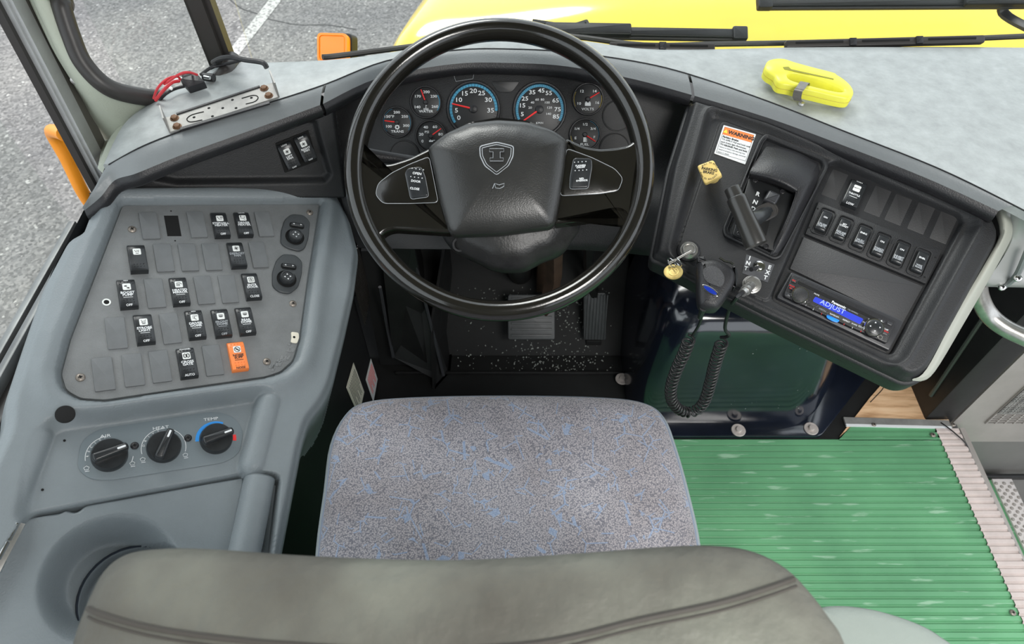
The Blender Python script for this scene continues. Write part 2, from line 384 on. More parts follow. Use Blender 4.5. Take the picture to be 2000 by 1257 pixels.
# =================================================================== OUTSIDE
GZ = -.95
def quadz(pts, z): return ([Z(x, y, z) for x, y in pts], [tuple(range(len(pts)))])
g = obj('asphalt_ground', ([(-30, -12, GZ), (30, -12, GZ), (30, 45, GZ), (-30, 45, GZ)], [(0, 1, 2, 3)]), m_asphalt); tag(g, 'worn grey speckled asphalt of the parking lot outside', None, None, 'structure')
pl_ = [Z(446, 102, GZ), Z(468, 104, GZ), Z(560, -5, GZ), Z(530, -5, GZ)]
d0 = (pl_[3] - pl_[0]).normalized() * 2.5
ln = obj('painted_line', thick(([pl_[0] + Vector((0, 0, .004)) - d0 * .3, pl_[1] + Vector((0, 0, .004)) - d0 * .3, pl_[2] + d0 + Vector((0, 0, .004)), pl_[3] + d0 + Vector((0, 0, .004))], [(0, 1, 2, 3)]), (0, 0, -.003)), m_line)
tag(ln, 'worn white parking line painted on the asphalt outside the windshield', 'road marking')
crk = [Z(445, -10, GZ), Z(470, 12, GZ), Z(500, 25, GZ), Z(515, 33, GZ), Z(545, 40, GZ), Z(590, 45, GZ), Z(640, 52, GZ), Z(700, 55, GZ)]
cv = cr([p + Vector((random.uniform(-.02, .02), random.uniform(-.03, .03), .001)) for p in crk], 5)
obj('crack', tube(cv, .001, 4, ry=.006, up=(0, 0, 1)), m_print, g)

# hood
def hood():
    t = thing('bus_hood', 'bright yellow bus hood beyond the windshield with rounded shoulders', 'vehicle hood', (.75, 1.3, .3))
    rows = []
    ys = [1.20, 1.27, 1.34, 1.42, 1.5, 1.6, 1.9, 2.3, 2.7, 2.9]
    for y in ys:
        k = (y - 1.2) / 1.7; xl = -.47 + .40 * k ** .8; xr = 1.95 - .40 * k; zt = .60 - .16 * k * k; c = (xl + xr) / 2; hw = (xr - xl) / 2
        if y < 1.62: zt -= .11 * (1 - sst(1.30, 1.60, y))
        if y > 2.8: zt -= .18
        r = []
        for s in np.linspace(-1, 1, 25):
            a = abs(s); x = c + hw * math.copysign(min(1, a * 1.08) if a < .9 else 1, s) * (1 if a < .9 else 1); x = c + hw * math.sin(s * math.pi / 2) ** 1 
            drop = .55 * max(0, (a - .62) / .38) ** 3 + .035 * a * a
            bul = .05 * math.exp(-((a - 0) / .45) ** 4)
            r.append(Vector((x, y, zt - drop + bul)))
        r = [Vector((r[0].x, y, -.3))] + r + [Vector((r[-1].x, y, -.3))]
        rows.append(r)
    obj('hood_shell', grid(rows, 2, 3), m_hood, t, smooth=80)
    # cowl under the windshield
    obj('cowl_panel', box((.8, 1.18, .60), (2.3, .1, .1), .02), m_seal, t)
    return t
hood()
def wiper(label, pts, cap, arm=None, r=.010):
    t = thing('windshield_wiper', label, 'wiper', pts[0], 'wipers on the windshield')
    a, b = Vector(pts[0]), Vector(pts[1]); d = (b - a)
    fr = Fr(a, (0, -.5, .87), d); L_ = d.length
    obj('wiper_blade', prism(rect(L_, .018, .003, L_ / 2, 0), 0, .010, .003), m_blackmetal, t, fr.M())
    obj('blade_rubber', prism(rect(L_ * .96, .006, 0, L_ / 2, -.010), .0, .006, .001), m_seal, t, fr.M())
    obj('end_cap', prism(rect(.028, .026, .004, .014 if cap == 0 else L_ - .014, 0), -.001, .013, .003), m_black, t, fr.M())
    obj('claw', prism(rect(.16, .024, .004, L_ * .5 if arm is None else arm[2] * L_, .0), .006, .018, .004), m_blackmetal, t, fr.M())
    if arm: obj('wiper_arm', tube(cr([a + d * arm[2] + Vector((0, 0, .02)), Vector(arm[0]), Vector(arm[1])], 6), r, 8, ry=.006), m_blackmetal, t)
a1, b1 = Yp(1085, 62, 1.22), Yp(1452, 78, 1.22)
wiper('black wiper lying just above the dash right of the steering wheel', (a1 + Vector((-.1, 0, .0)), b1), 1, (Yp(1110, 56, 1.235), Yp(1040, 47, 1.25), .35))
a2, b2 = Yp(1477, 9, 1.3), Yp(2080, 2, 1.3)
wiper('black wiper with square end across the top right of the windshield', (a2, b2), 0, (Yp(1960, 25, 1.30), Yp(2020, 60, 1.22), .8))

def amber():
    c = Yp(656, 96, 1.56); t = thing('marker_lamp', 'amber marker lamp on the left side of the yellow hood', 'lamp', c)
    fr = Fr(c, (-.25, -.75, .6), (1, -.1, 0))
    obj('lamp_base', prism(rect(.086, .075, .012), -.03, .0, .003), m_black, t, fr.M()); obj('lens', prism(rect(.078, .066, .014), 0, .018, .008, 3), m_lamp, t, fr.M(0, 0, 0))
    obj('lens_rim', ringplate(rect(.08, .068, .012), rect(.07, .058, .010), .012, .0195), m_lamp, t, fr.M())
    obj('lamp_stalk', tube([c + Vector((0.01, .01, -.02)), c + Vector((.14, .05, -.12))], .022, 10), m_black, t)
amber()
gb = obj('grab_bar', tube(cr([Xp(185, 410, -.80), Xp(160, 372, -.80), Xp(130, 310, -.80), Xp(103, 262, -.80), Xp(107, 256, -.77), Xp(125, 262, -.735)], 8), .0115, 12), m_orbar)
tag(gb, 'orange curved grab bar outside the left side window', 'grab bar')

# =================================================================== CAB SHELL
def struct(name, vf, m, label, parent=None, **k):
    o = obj(name, vf, m, parent, **k)
    if parent is None: tag(o, label, None, None, 'structure')
    return o
fl = struct('floor', box((.165, -.2, -.02), (1.73, 2.8, .036)), m_footmat, 'dark cab floor under the mat and the pedals')
# left wall below the sill
struct('wall_left', box((-.735, -.43, .28), (.04, 2.86, .62)), m_skin, 'dark inner side wall below the left window')
struct('wall_front', box((.45, 1.215, .28), (2.34, .03, .62)), m_blackmetal, 'black firewall in front of the pedals')
struct('ceiling', box((.55, -.9, 1.93), (2.6, 4.0, .04), .01), m_ceil, 'darkened bus ceiling above the driver, out of frame')  # unseen; made dark and carried forward to dim reflections in the wheel
struct('wall_rear', box((-.735, -2.2, 1.3), (.04, 1.2, 1.25)), m_sage, 'sage inner wall panel behind the driver')
# side window: sill channels, post, glass
t = thing('window_1', 'driver side window with aluminium post and sill tracks', None, (-.72, .3, .62), None, 'structure')
def vpost(pxl, pyl, pxh, pyh, x): a = Xp(pxl, pyl, x); b = Xp(pxh, pyh, x); return a, b
def strip(p0, p1, wdt, n, dep):   # flat bar from p0 to p1, width vector wdt, thickness along n
    p0, p1, wdt, n = Vector(p0), Vector(p1), Vector(wdt), Vector(n).normalized() * dep
    V = [p0, p0 + wdt, p1 + wdt, p1]; V += [v + n for v in V]; return V, [(0, 1, 2, 3), (7, 6, 5, 4), (0, 4, 5, 1), (1, 5, 6, 2), (2, 6, 7, 3), (3, 7, 4, 0)]
def yq(z): return .897 + .095 * (z - .64)
def lean(off, w_, x, t_): return strip((x, yq(.60) + off, .60), (x, yq(1.75) + off, 1.75), (0, w_, 0), (1, 0, 0), t_)
obj('window_post', join(lean(.012, .027, -.708, .012), lean(.008, .008, -.722, .02)), m_alu, t)
obj('post_gasket', lean(0, .012, -.722, .012), m_seal, t)
obj('post_channel', lean(.039, .026, -.705, .006), mat('olive_channel', (.12, .115, .10), .45), t)
m_track = mat('sill_track_grey', (.17, .175, .175), .4, .5, var=.2, vscale=20)
for k, (dx, z, hh, m_) in enumerate(((-.748, .606, .012, m_alu), (-.728, .602, .022, m_alu), (-.704, .596, .012, m_seal))):
    obj('sill_track', box((dx, .0, z), (.012, 1.70, hh), .002), m_ if m_ is m_seal else m_track, t)
obj('sill_base', box((-.725, .0, .589), (.07, 1.70, .012)), m_seal, t)
obj('glass', box((-.745, .0, 1.17), (.005, 1.68, 1.11)), m_glass, t)

# A pillar, seals, quarter window
YP = .955
pil = [(108, -10), (62, -40), (86, 60), (110, 140), (140, 225), (165, 290), (190, 335), (210, 330), (225, 290), (262, 235), (312, 200), (262, 190), (215, 165), (175, 120), (150, 70)]
def pillar():
    # inner pillar surface: side edge follows the window channel (x ~ -.70, y ~ .905), front edge follows the seal
    L1 = [Vector((-.702, yq(z) + .063, z)) for z in (1.75, 1.35, 1.1, .98, .92, .86, .80, .74, .68)]
    Rr = [Xp(60, -160, -.655), Xp(78, -90, -.655), Xp(92, -40, -.655), Xp(108, 15, -.652), Xp(128, 75, -.648), Xp(152, 128, -.640), Xp(196, 172, -.620), Xp(250, 190, -.598), Xp(322, 198, -.568)]
    Rr[0] = Vector((-.62, .99, 1.75)); Rr[1] = Vector((-.64, .985, 1.32))
    Mid = []
    for a, b in zip(L1, Rr): Mid.append((a + b) / 2 + Vector((.004, -.022, .0)))
    bot = [Vector((-.685, .900, .66)), Vector((-.645, .905, .70)), Xp(322, 200, -.566)]
    vf = grid([L1 + [Z(200, 338, .72)], Mid + [Z(236, 262, .735)], Rr + [Z(330, 205, .755)]], 5, 6)
    t = thing('trim_1', 'sage green moulded corner pillar left of the windshield', None, (-.68, .92, .70), None, 'structure')
    obj('pillar_skin', thick(vf, (-.012, .012, 0)), m_sage, t, smooth=60)
    c = Vector(Xp(147, 155, -.672)) 
    fr = Fr(c, (.55, -.8, .2), (1, .6, 0)); obj('screw', join(lathe([(.0075, 0), (.0072, .002), (.005, .0042), (.0, .005)], 16), box((0, 0, .005), (.007, .0014, .001))), m_steel, t, fr.M(0, 0, .002))
    return Rr
Rr = pillar()
sealp = [Vector(v) for v in Rr] + [Xp(368, 196, -.545), Z(430, 150, .775), Z(445, 118, .775)]
sealp = [p + Vector((.006, .006, 0)) for p in sealp]
sl = obj('trim_2', tube(cr(sealp, 8), .0135, 10), m_seal, None, smooth=60); tag(sl, 'black rubber seal curving round the corner glass', None, None, 'structure')
dv0 = Z(428, 118, .775)
t = thing('window_2', 'curved corner glass pane left of the windshield with a black divider bar', None, dv0, None, 'structure')
obj('divider_bar', join(strip(dv0 + Vector((-.02, 0, -.02)), dv0 + Vector((-.045, .03, 1.0)), (.042, .0, 0), (0, 1, 0), .02), strip(dv0 + Vector((-.012, -.008, -.02)), dv0 + Vector((-.037, .022, 1.0)), (.024, 0, 0), (0, 1, 0), .012)), m_seal, t)
qa = Vector((-.63, .985, .74)); qb = dv0 + Vector((0, .01, -.03))
obj('glass', ([qa, qb, qb + Vector((-.02, .03, 1.02)), qa + Vector((0, .02, 1.05)), qa + Vector((-.004, .004, 0)), qb + Vector((-.004, .004, 0)), qb + Vector((-.024, .034, 1.02)), qa + Vector((-.004, .024, 1.05))], [(0, 1, 2, 3), (7, 6, 5, 4), (0, 4, 5, 1), (1, 5, 6, 2), (2, 6, 7, 3), (3, 7, 4, 0)]), m_glass, t)
t = thing('window_3', 'windshield glass above the dash with a black lower gasket', None, (.5, 1.15, .72), None, 'structure')
obj('glass', ([Vector((-.47, 1.13, .71)), Vector((1.75, 1.17, .71)), Vector((1.75, 1.24, 1.75)), Vector((-.47, 1.2, 1.75)), Vector((-.47, 1.136, .71)), Vector((1.75, 1.176, .71)), Vector((1.75, 1.246, 1.75)), Vector((-.47, 1.206, 1.75))], [(0, 1, 2, 3), (7, 6, 5, 4), (0, 4, 5, 1), (1, 5, 6, 2), (2, 6, 7, 3), (3, 7, 4, 0)]), m_glass, t)
gk = [Z(628, 119, .765), Z(660, 116, .76), Z(800, 98, .75), Z(1000, 72, .75), Z(1120, 78, .75), Z(1260, 95, .75), Z(1400, 93, .75), Z(1530, 91, .75), Z(1700, 87, .75), Z(1850, 84, .75), Z(2040, 76, .75)]
obj('gasket', tube(cr([p + Vector((0, .012, 0)) for p in gk], 5), .005, 8), m_seal, t)
def cowlvent(px0, px1, y0, y1, n, label):
    a, b = Z(px0, y0, .772), Z(px1, y1, .772); t = thing('defrost_vent_trim', label, 'vent trim', a); d = b - a; fr = Fr(a, (0, -.6, .8), d); L_ = d.length
    obj('trim_body', prism(rect(L_, .014, .004, L_ / 2, 0), -.004, .006, .003), m_seal, t, fr.M())
    for i in range(n): obj('slot', prism(rect(L_ / n * .72, .004, .001, L_ * (i + .5) / n, .001), .0055, .0068, .0005), m_dark, t, fr.M())
    for i in range(1, n): obj('clip_tab', prism(rect(.012, .013, .001, L_ * i / n, .0), .004, .009, .001), m_black, t, fr.M())
cowlvent(1533, 1915, 88, 81, 3, 'black slotted vent trim at the windshield base on the right')
cowlvent(1190, 1396, 91, 93, 2, 'black slotted vent trim at the windshield base behind the wheel')

# =================================================================== DASHBOARD
dash = thing('dashboard', 'wraparound grey topped dashboard with black fascia', 'dashboard', (0, 1.05, .6))
A = [(160, 404, .735), (181, 366, .75), (203, 326, .762), (240, 245, .77), (300, 197, .775), (375, 160, .775), (440, 125, .775), (530, 122, .775), (640, 117, .775), (760, 104, .775), (880, 84, .775), (1000, 76, .775), (1120, 78, .775), (1240, 94, .775), (1345, 97, .775), (1530, 93, .775), (1700, 92, .775), (1860, 94, .775), (1992, 97, .775), (2100, 99, .775)]
B = [(161, 405, .738), (184, 368, .757), (212, 322, .772), (262, 294, .78), (304, 275, .784), (353, 257, .786), (440, 229, .786), (535, 198, .786), (635, 165, .786), (755, 119, .786), (892, 98, .786), (1000, 96, .786), (1110, 102, .786), (1240, 120, .786), (1345, 145, .786), (1500, 198, .786), (1650, 257, .786), (1830, 328, .785), (1982, 402, .775), (2080, 455, .765)]
C = [(165, 411, .728), (197, 384, .745), (224, 352, .757), (262, 340, .765), (304, 323, .768), (353, 303, .77), (440, 272, .77), (535, 238, .77), (628, 204, .77), (740, 152, .772), (885, 125, .775), (1000, 123, .775), (1110, 130, .775), (1240, 155, .772), (1354, 186, .772), (1500, 230, .77), (1650, 285, .77), (1810, 348, .77), (1950, 412, .762)]
zz = lambda L: [Z(*p) for p in L]
A3, B3, C3 = zz(A), zz(B), zz(C)
M3 = [(a * .45 + b * .55) + Vector((0, 0, .004)) for a, b in zip(A3, B3)]
A0 = [p + Vector((0, .012, -.03)) for p in A3]
bowl = grid([A0[2:], A3[2:], M3[2:], [b - Vector((0, 0, .001)) for b in B3[2:]]], 5, 4)
obj('top_pad', thick(bowl, (0, 0, -.012)), m_dash, dash, smooth=50)
obj('pad_seam', tube(cr([p + Vector((0, 0, .0004)) for p in B3[2:]], 5), .0011, 6), m_black, dash)
def nrm(c, i): 
    a = c[max(i - 1, 0)]; b = c[min(i + 1, len(c) - 1)]; d = (b - a); d.z = 0; d.normalize(); return Vector((d.y, -d.x, 0))  # points to driver
for s, e in ((0, 8), (8, 14), (14, 18)):
    Bs, Cs = [B3[i].copy() for i in range(s, e + 1)], [C3[i].copy() for i in range(s, e + 1)]
    if s: k = (Bs[1] - Bs[0]).normalized() * .0025; Bs[0] += k; Cs[0] += k
    if e < 18: k = (Bs[-2] - Bs[-1]).normalized() * .0025; Bs[-1] += k; Cs[-1] += k
    nn = [nrm(C3, i) for i in range(s, e + 1)]
    Mi = [(b + c) / 2 + Vector((0, 0, .003)) for b, c in zip(Bs, Cs)]
    D = [c + n * .005 + Vector((0, 0, -.010)) for c, n in zip(Cs, nn)]; E_ = [c - n * .002 + Vector((0, 0, -.024)) for c, n in zip(Cs, nn)]; F_ = [c - n * .03 + Vector((0, 0, -.030)) for c, n in zip(Cs, nn)]
    ln_ = grid([[b + Vector((0, 0, -.004)) for b in Bs], Bs, Mi, Cs], 5, 3)
    obj('front_trim', ln_, m_lip, dash, smooth=50)
    obj('trim_edge', grid([Cs, D, E_, F_], 5, 4), m_black, dash, smooth=60, label='black rolled underside of the dash trim')
# left fascia (triangular) with recessed field
fa, fb, fc = Z(245, 352, .718), Z(640, 222, .74), Z(662, 372, .615)
PF = Fr(fa, (fb - fa).cross(fc - fa) * (1 if (fb - fa).cross(fc - fa).z > 0 else -1), fb - fa)
FO = PF.ls([(186, 396), (230, 352), (350, 298), (628, 205), (648, 214), (672, 385), (470, 385), (200, 400)])
FI = PF.ls([(305, 345), (600, 240), (612, 243), (640, 340), (632, 349), (345, 352)])
def fas(Ag, Bg):
    do = sdf(Ag, Bg, FO); di = sdf(Ag, Bg, FI); H = -.012 * (1 - sst(-.002, .010, di)) ; H = H - .03 * sst(.0, .01, do); return H, do < .012
xs = [p[0] for p in FO]; ys = [p[1] for p in FO]
obj('left_fascia', hfield(min(xs) - .02, max(xs) + .02, min(ys) - .02, max(ys) + .02, .002, fas), m_fascia, dash, PF.M(), smooth=60)
# centre fascia: cluster zone + knee panel
r0 = [PC.at(x, y, .0) for x, y in ((655, 200), (720, 160), (850, 128), (1000, 118), (1150, 128), (1260, 150), (1345, 195))]
r1 = [PC.at(x, y, .0) for x, y in ((650, 300), (720, 300), (850, 300), (1000, 300), (1150, 300), (1250, 300), (1320, 300))]
r2 = [Z(x, y, z) for x, y, z in ((662, 372, .60), (720, 378, .60), (850, 380, .59), (1000, 380, .59), (1150, 385, .6), (1230, 395, .61), (1300, 405, .62))]
r3 = [Z(x, y, z) for x, y, z in ((700, 483, .52), (760, 485, .52), (850, 486, .52), (1000, 486, .52), (1120, 487, .52), (1200, 492, .525), (1276, 500, .54))]
r4 = [p + Vector((0, .05, -.01)) for p in r3]
obj('centre_fascia', thick(grid([r0, r1, r2, r3, r4], 4, 4), (0, .008, -.002)), m_fascia, dash, smooth=60)
def switch_pocket():
    M = PF.Mp(577, 294, -.010); 
    c = PF.ls([(539, 283), (604, 257), (622, 317), (558, 341)])
    obj('switch_pocket', prism(rnd(c, .002), -.011, -.0085, .0008), m_dark, dash, PF.M())
switch_pocket()

# ---------------- rocker switches (rounded Contura style)
def rocker_mesh(w_=.0232, L_=.047, hi=.0115, dots=(0, 1)):
    prof = [(-L_ / 2, 0), (-L_ / 2, hi * .72), (-L_ / 2 + .0012, hi * .93), (-L_ / 2 + .004, hi), (-.010, hi * .86), (.004, hi * .80), (.013, hi * .78), (L_ / 2 - .004, hi * .66), (L_ / 2 - .001, hi * .5), (L_ / 2, hi * .30), (L_ / 2, 0)]
    xs_ = [(-w_ / 2, .0016), (-w_ / 2 + .0004, .0006), (-w_ / 2 + .0016, 0), (w_ / 2 - .0016, 0), (w_ / 2 - .0004, .0006), (w_ / 2, .0016)]
    n = len(prof); V, F = [], []
    for x, dz in xs_:
        for (y, z) in prof: V.append((x, y + (0 if z == 0 else 0), max(0, z - dz) if z > 0 else 0))
    for i in range(len(xs_) - 1):
        for j in range(n - 1): F.append((i * n + j, (i + 1) * n + j, (i + 1) * n + j + 1, i * n + j + 1))
    F.append(tuple(range(n))); F.append(tuple(range((len(xs_) - 1) * n, len(xs_) * n))[::-1])
    parts_ = [(V, F)]
    def top(y):
        for (a, za), (b, zb) in zip(prof, prof[1:]):
            if a <= y <= b and b > a: return za + (zb - za) * (y - a) / (b - a)
        return 0
    def bump(x, y): parts_.append(xf(lathe([(.0011, -.0003), (.0009, .0005), (.0004, .0009)], 6), Matrix.Translation((x, y, top(y)))))
    if 0 in dots:
        for i in range(4):
            for j in range(2): bump((i - 1.5) * .0042, -.0128 - j * .0042 + .001)
    if 1 in dots:
        for i in range(4): bump((i - 1.5) * .0045, .0185)
    if 2 in dots:
        for i in (0, 3): bump((i - 1.5) * .0055, .0145)
    return join(*parts_), top
VF_A, TOP = rocker_mesh(dots=(0, 1, 2)); VF_B, _ = rocker_mesh(dots=(0,)); 
me_rock = {}
def rock_me(kind, m):
    k = (kind, m.name)
    if k not in me_rock: me_rock[k] = mesh('rocker_switch', VF_A if kind else VF_B, m, 40); fixn(me_rock[k])
    return me_rock[k]
me_win = mesh('symbol_window', prism(rect(.0105, .0105, .0018), 0, .0006, .0003), m_lens, 40)
def slope(y):
    d = .002; return math.atan2(TOP(y + d) - TOP(y - d), 2 * d)
def T(x, y, z, rx=0): return Matrix.Translation((x, y, z)) @ Matrix.Rotation(rx, 4, 'X')
def onrock(M, x, y, dz=.0002): return M @ T(x, y, TOP(y) + dz, slope(y))
def icon(kind, M, parent):
    V = []
    L_ = lambda pts, r=.00045: tube([(a * .001, b * .001, 0) for a, b in pts], r, 4)
    if kind == 'heat': vf = join(L_([(-4, 3), (-1, -2), (3, -2)]), L_([(1, 0), (2, 1), (1, 2), (2, 3)]), L_([(3, 0), (4, 1), (3, 2), (4, 3)]))
    elif kind == 'person': vf = join(L_([(-3, 3), (-3, -1), (0, -1), (3, -3)]), L_([(-4, 3.5), (-2, 3.5)], .0008), L_([(2, 0), (3, 2)]))
    elif kind == 'fan': vf = join(*[L_([(0, 0), (3 * math.cos(a), 3 * math.sin(a)), (3 * math.cos(a + .7), 3 * math.sin(a + .7)), (0, 0)]) for a in (0, 1.57, 3.14, 4.71)])
    elif kind == 'pump': vf = join(L_([(-3, 1), (0, 2), (0, 0), (-3, 1)], .0006), L_([(0, -2), (3, -1.5), (3, -3), (0, -2)], .0006))
    elif kind == 'door': vf = join(L_([(-3, 3), (3, 3), (3, -3), (-3, -3), (-3, 3)]), L_([(0, 3), (0, -3)]), L_([(-1.5, 0), (1.5, 0)]))
    elif kind == 'mirror': vf = join(L_([(-3.5, 2), (1, 3), (4, 0)]), *[L_([(x, 1), (x + .5, -.5), (x, -2), (x + .3, -3)]) for x in (-3, -1.3, .4)])
    elif kind == 'strobe': vf = join(L_([(-2, -3), (2, -3)]), L_([(-2, -1.5), (-2, 1), (2, 1), (2, -1.5), (-2, -1.5)]), L_([(-3, 3), (-2, 2)]), L_([(3, 3), (2, 2)]))
    elif kind == 'dome': vf = join(L_([(-3, 2.5), (4, 2.5)]), L_([(-3, 0), (-1, -1), (0, 1)]), L_([(-1, -1), (2, -3.5)]))
    elif kind == 'bars': vf = join(L_([(-3, 2), (3, 2)]), L_([(-3, 0), (3, 0)], .0007), L_([(-2, -1.5), (2, -1.5)]))
    elif kind == 'gate': vf = join(*[L_([(x - 1.5, 2), (x, 3), (x + 1.5, 2), (x + 1.5, -2), (x, -3), (x - 1.5, -2), (x - 1.5, 2)], .0006) for x in (-2, 2)])
    elif kind == 'mute': vf = join(tube([(.0038 * math.cos(a), .0038 * math.sin(a), 0) for a in np.linspace(0, 6.28, 17)[:-1]], .0005, 4, True), L_([(-2.7, 2.7), (2.7, -2.7)], .0006), L_([(-2, 0), (0, 1.2), (0, -1.2), (-2, 0), (2, 0)], .0005))
    else: vf = join(L_([(-3, 2), (-1, -1), (0, 2), (2, -1), (2, 2)]), L_([(-2, -3), (2, -3)]))
    return obj('symbol', xf(vf, Matrix.Translation((0, 0, .0006))), m_print, parent, M, smooth=0, fix=False)
def rocker(parent, M, words=None, bottom=None, top=None, ic='heat', m=m_switch, ink=m_white, dots=1, bar=False, tilt=0, label=None):
    M = M @ Matrix.Rotation(tilt, 4, 'X')
    o = put(bpy.data.objects.new('rocker_switch', rock_me(dots, m)), parent, M)
    if label: o['label'] = label
    if ic:
        Mw = onrock(M, 0, .0095); put(bpy.data.objects.new('symbol_window', me_win), o, Mw); icon(ic, Mw, o)
    if words: text(words, .0050, ink, o, onrock(M, 0, -.0018), sx=1.08, bold=.00014, line=.78)
    if bar: obj('bar', box((0, 0, 0), (.012, .0007, .0004)), ink, o, onrock(M, 0, -.0075), smooth=0)
    if bottom: text(bottom, .0046, ink, o, onrock(M, 0, -.0208), bold=.0001)
    if top: text(top, .0038, ink, o, onrock(M, 0, .0208), bold=.0001)
    return o
for (px, py, wd, lb) in ((565, 305, 'LEFT\nFAN', 'rocker switch lettered LEFT FAN'), (597, 290, 'RIGHT\nFAN', 'rocker switch lettered RIGHT FAN')):
    xa = PF.l(539, 283); xb = PF.l(604, 257); rot = math.atan2(xb[1] - xa[1], xb[0] - xa[0])
    M = PF.Mp(px, py, .0, rot); M = M @ Matrix.Translation((0, 0, -.0085)) @ Matrix.Diagonal((.98, .92, 1, 1)); rocker(dash, M, wd, 'OFF', 'LO/HI', 'fan', dots=0, label=lb)

# =================================================================== INSTRUMENT CLUSTER
clu = thing('instrument_cluster', 'black instrument cluster of round gauges behind the steering wheel', 'instrument cluster', PC.at(1000, 260))
co = PC.ls([(700, 300), (700, 235), (735, 190), (800, 155), (890, 140), (1000, 136), (1110, 142), (1200, 165), (1260, 215), (1275, 300), (1200, 335), (780, 335)], .004)
obj('cluster_panel', prism(rnd(co, .02), -.006, .004, .002), m_fascia, clu, PC.M())
_scr = 1.0
def gauge(px, py, rpx, nums, title, ndl, arcs=(), icon_=None, numsize=.0075, unit=None, tr=.62, big=False, inner=None, ticks=0):
    """nums: (text, angle deg clockwise-from-up), ndl angle"""
    c = PC.at(px, py, .004); rr = (PC.at(px + rpx, py, .004) - c).length; M = PC.Mp(px, py, .004)
    g_ = obj('gauge', join(lathe([(rr, 0), (rr, .004), (rr * .97, .006), (rr * .92, .006), (rr * .88, .002)], 40, True, False)), m_black, clu, M)
    obj('dial', prism(circ(rr * .9, 40), .0005, .0018, .0003), m_gface, g_, M)
    rad = lambda a: R(90 - a)
    for (a0, a1, m_, ro, ri) in arcs:
        n = max(3, int(abs(a1 - a0) / 6)); V, F = [], []
        for i in range(n + 1):
            a = rad(a0 + (a1 - a0) * i / n)
            for q in (ro, ri): V.append((math.cos(a) * rr * q, math.sin(a) * rr * q, .0022))
        F = [(2 * i, 2 * i + 1, 2 * i + 3, 2 * i + 2) for i in range(n)]; obj('scale_band', thick((V, F), (0, 0, -.0004)), m_, g_, M)
    if ticks:
        vf = join(*[xf(box((0, 0, 0), (rr * .09, .0004, .0004)), Matrix.Translation((math.cos(rad(a)) * rr * .83, math.sin(rad(a)) * rr * .83, .0026)) @ Matrix.Rotation(rad(a), 4, 'Z')) for a in np.linspace(-125, 125, ticks)])
        obj('tick_marks', vf, m_print, g_, M, smooth=0)
    for (s, a) in nums: text(s, numsize, m_white, g_, M @ T(math.cos(rad(a)) * rr * tr, math.sin(rad(a)) * rr * tr, .0024), name='numeral', bold=.00008 if not big else .0001, sx=1.25)
    if inner:
        for (s, a) in inner: text(s, numsize * .55, m_white, g_, M @ T(math.cos(rad(a)) * rr * .36, math.sin(rad(a)) * rr * .36, .0024), name='numeral', sx=1.2)
    if title: text(title[0], title[1], m_white, g_, M @ T(0, -rr * title[2], .0024), sx=1.2, bold=.00008)
    if unit: text(unit[0], unit[1], m_white, g_, M @ T(unit[2] * rr, unit[3] * rr, .0024), sx=1.1)
    a = rad(ndl); Ln = rr * .8
    nd = [(Vector((math.cos(a), math.sin(a), 0)) * (-.0 * rr)) + Vector((0, 0, .005)), Vector((math.cos(a), math.sin(a), 0)) * Ln + Vector((0, 0, .005))]
    obj('needle', tube(nd, [.0018 if big else .0012, .0012 if big else .0009], 6), m_needle, g_, M); obj('needle_hub', lathe([(rr * .15, .0018), (rr * .145, .0062), (rr * .1, .0075)], 20), m_black, g_, M)
    if icon_:
        Mi = M @ T(0, -rr * .30, .0024)
        if icon_ == 'gear': vf = join(ringplate(circ(rr * .13, 16), circ(rr * .07, 16), 0, .0004), *[box((rr * .15 * math.cos(k), rr * .15 * math.sin(k), .0002), (.0012, .0012, .0004)) for k in np.linspace(0, 6.28, 9)[:-1]])
        elif icon_ == 'water': vf = join(box((0, .001, .0002), (.0008, .006, .0004)), box((.001, .003, .0002), (.002, .0007, .0004)), box((0, -.002, .0002), (.009, .0008, .0004)), box((0, -.0038, .0002), (.009, .0008, .0004)))
        elif icon_ == 'batt': vf = join(box((0, 0, .0002), (.010, .0055, .0004)), box((-.003, .0035, .0002), (.002, .002, .0004)), box((.003, .0035, .0002), (.002, .002, .0004)))
        elif icon_ == 'pump': vf = join(box((0, 0, .0002), (.005, .008, .0004)), box((.0035, -.001, .0002), (.0008, .006, .0004)))
        else: vf = join(box((0, 0, .0002), (.007, .0028, .0004)), box((.005, .0015, .0002), (.004, .001, .0004)), box((-.001, .002, .0002), (.0008, .002, .0004)))
        obj('symbol', vf, m_white, g_, Mi, smooth=0)
    return g_
gauge(925, 213, 53, [('0', -120), ('5', -95), ('10', -60), ('15', -31), ('20', 0), ('25', 29), ('30', 60), ('35', 95), ], ('X100', .006, .62), -77, [(-125, 95, m_blue, .89, .79)], numsize=.0105, big=True, ticks=34, tr=.63)
gauge(1054, 214, 53, [('5', -105), ('15', -78), ('25', -55), ('35', -25), ('45', 5), ('55', 30), ('65', 62), ('75', 90), ('85', 113)], ('MPH', .010, .74), -124, [(-115, 118, m_blue, .89, .79)], numsize=.0098, big=True, ticks=56, tr=.66, inner=[('20', -80), ('40', -48), ('60', -16), ('80', 16), ('100', 48), ('120', 80), ('140', 116)], unit=('KM/H', .0048, .0, -.48))
gauge(832, 200, 31, [('140', -118), ('170', -55), ('200', 5), ('230', 55), ('260', 115)], ('WATER', .006, .55), -20, [(60, 125, m_blue, .92, .84)], 'water', numsize=.0062)
gauge(776, 239, 30, [('100', -115), ('150°F', -55), ('200', 0), ('250', 55), ('300', 110)], ('TRANS', .006, .58), -83, [(-130, -20, m_blue, .92, .87), (60, 125, m_blue, .92, .86)], 'gear', numsize=.0062)
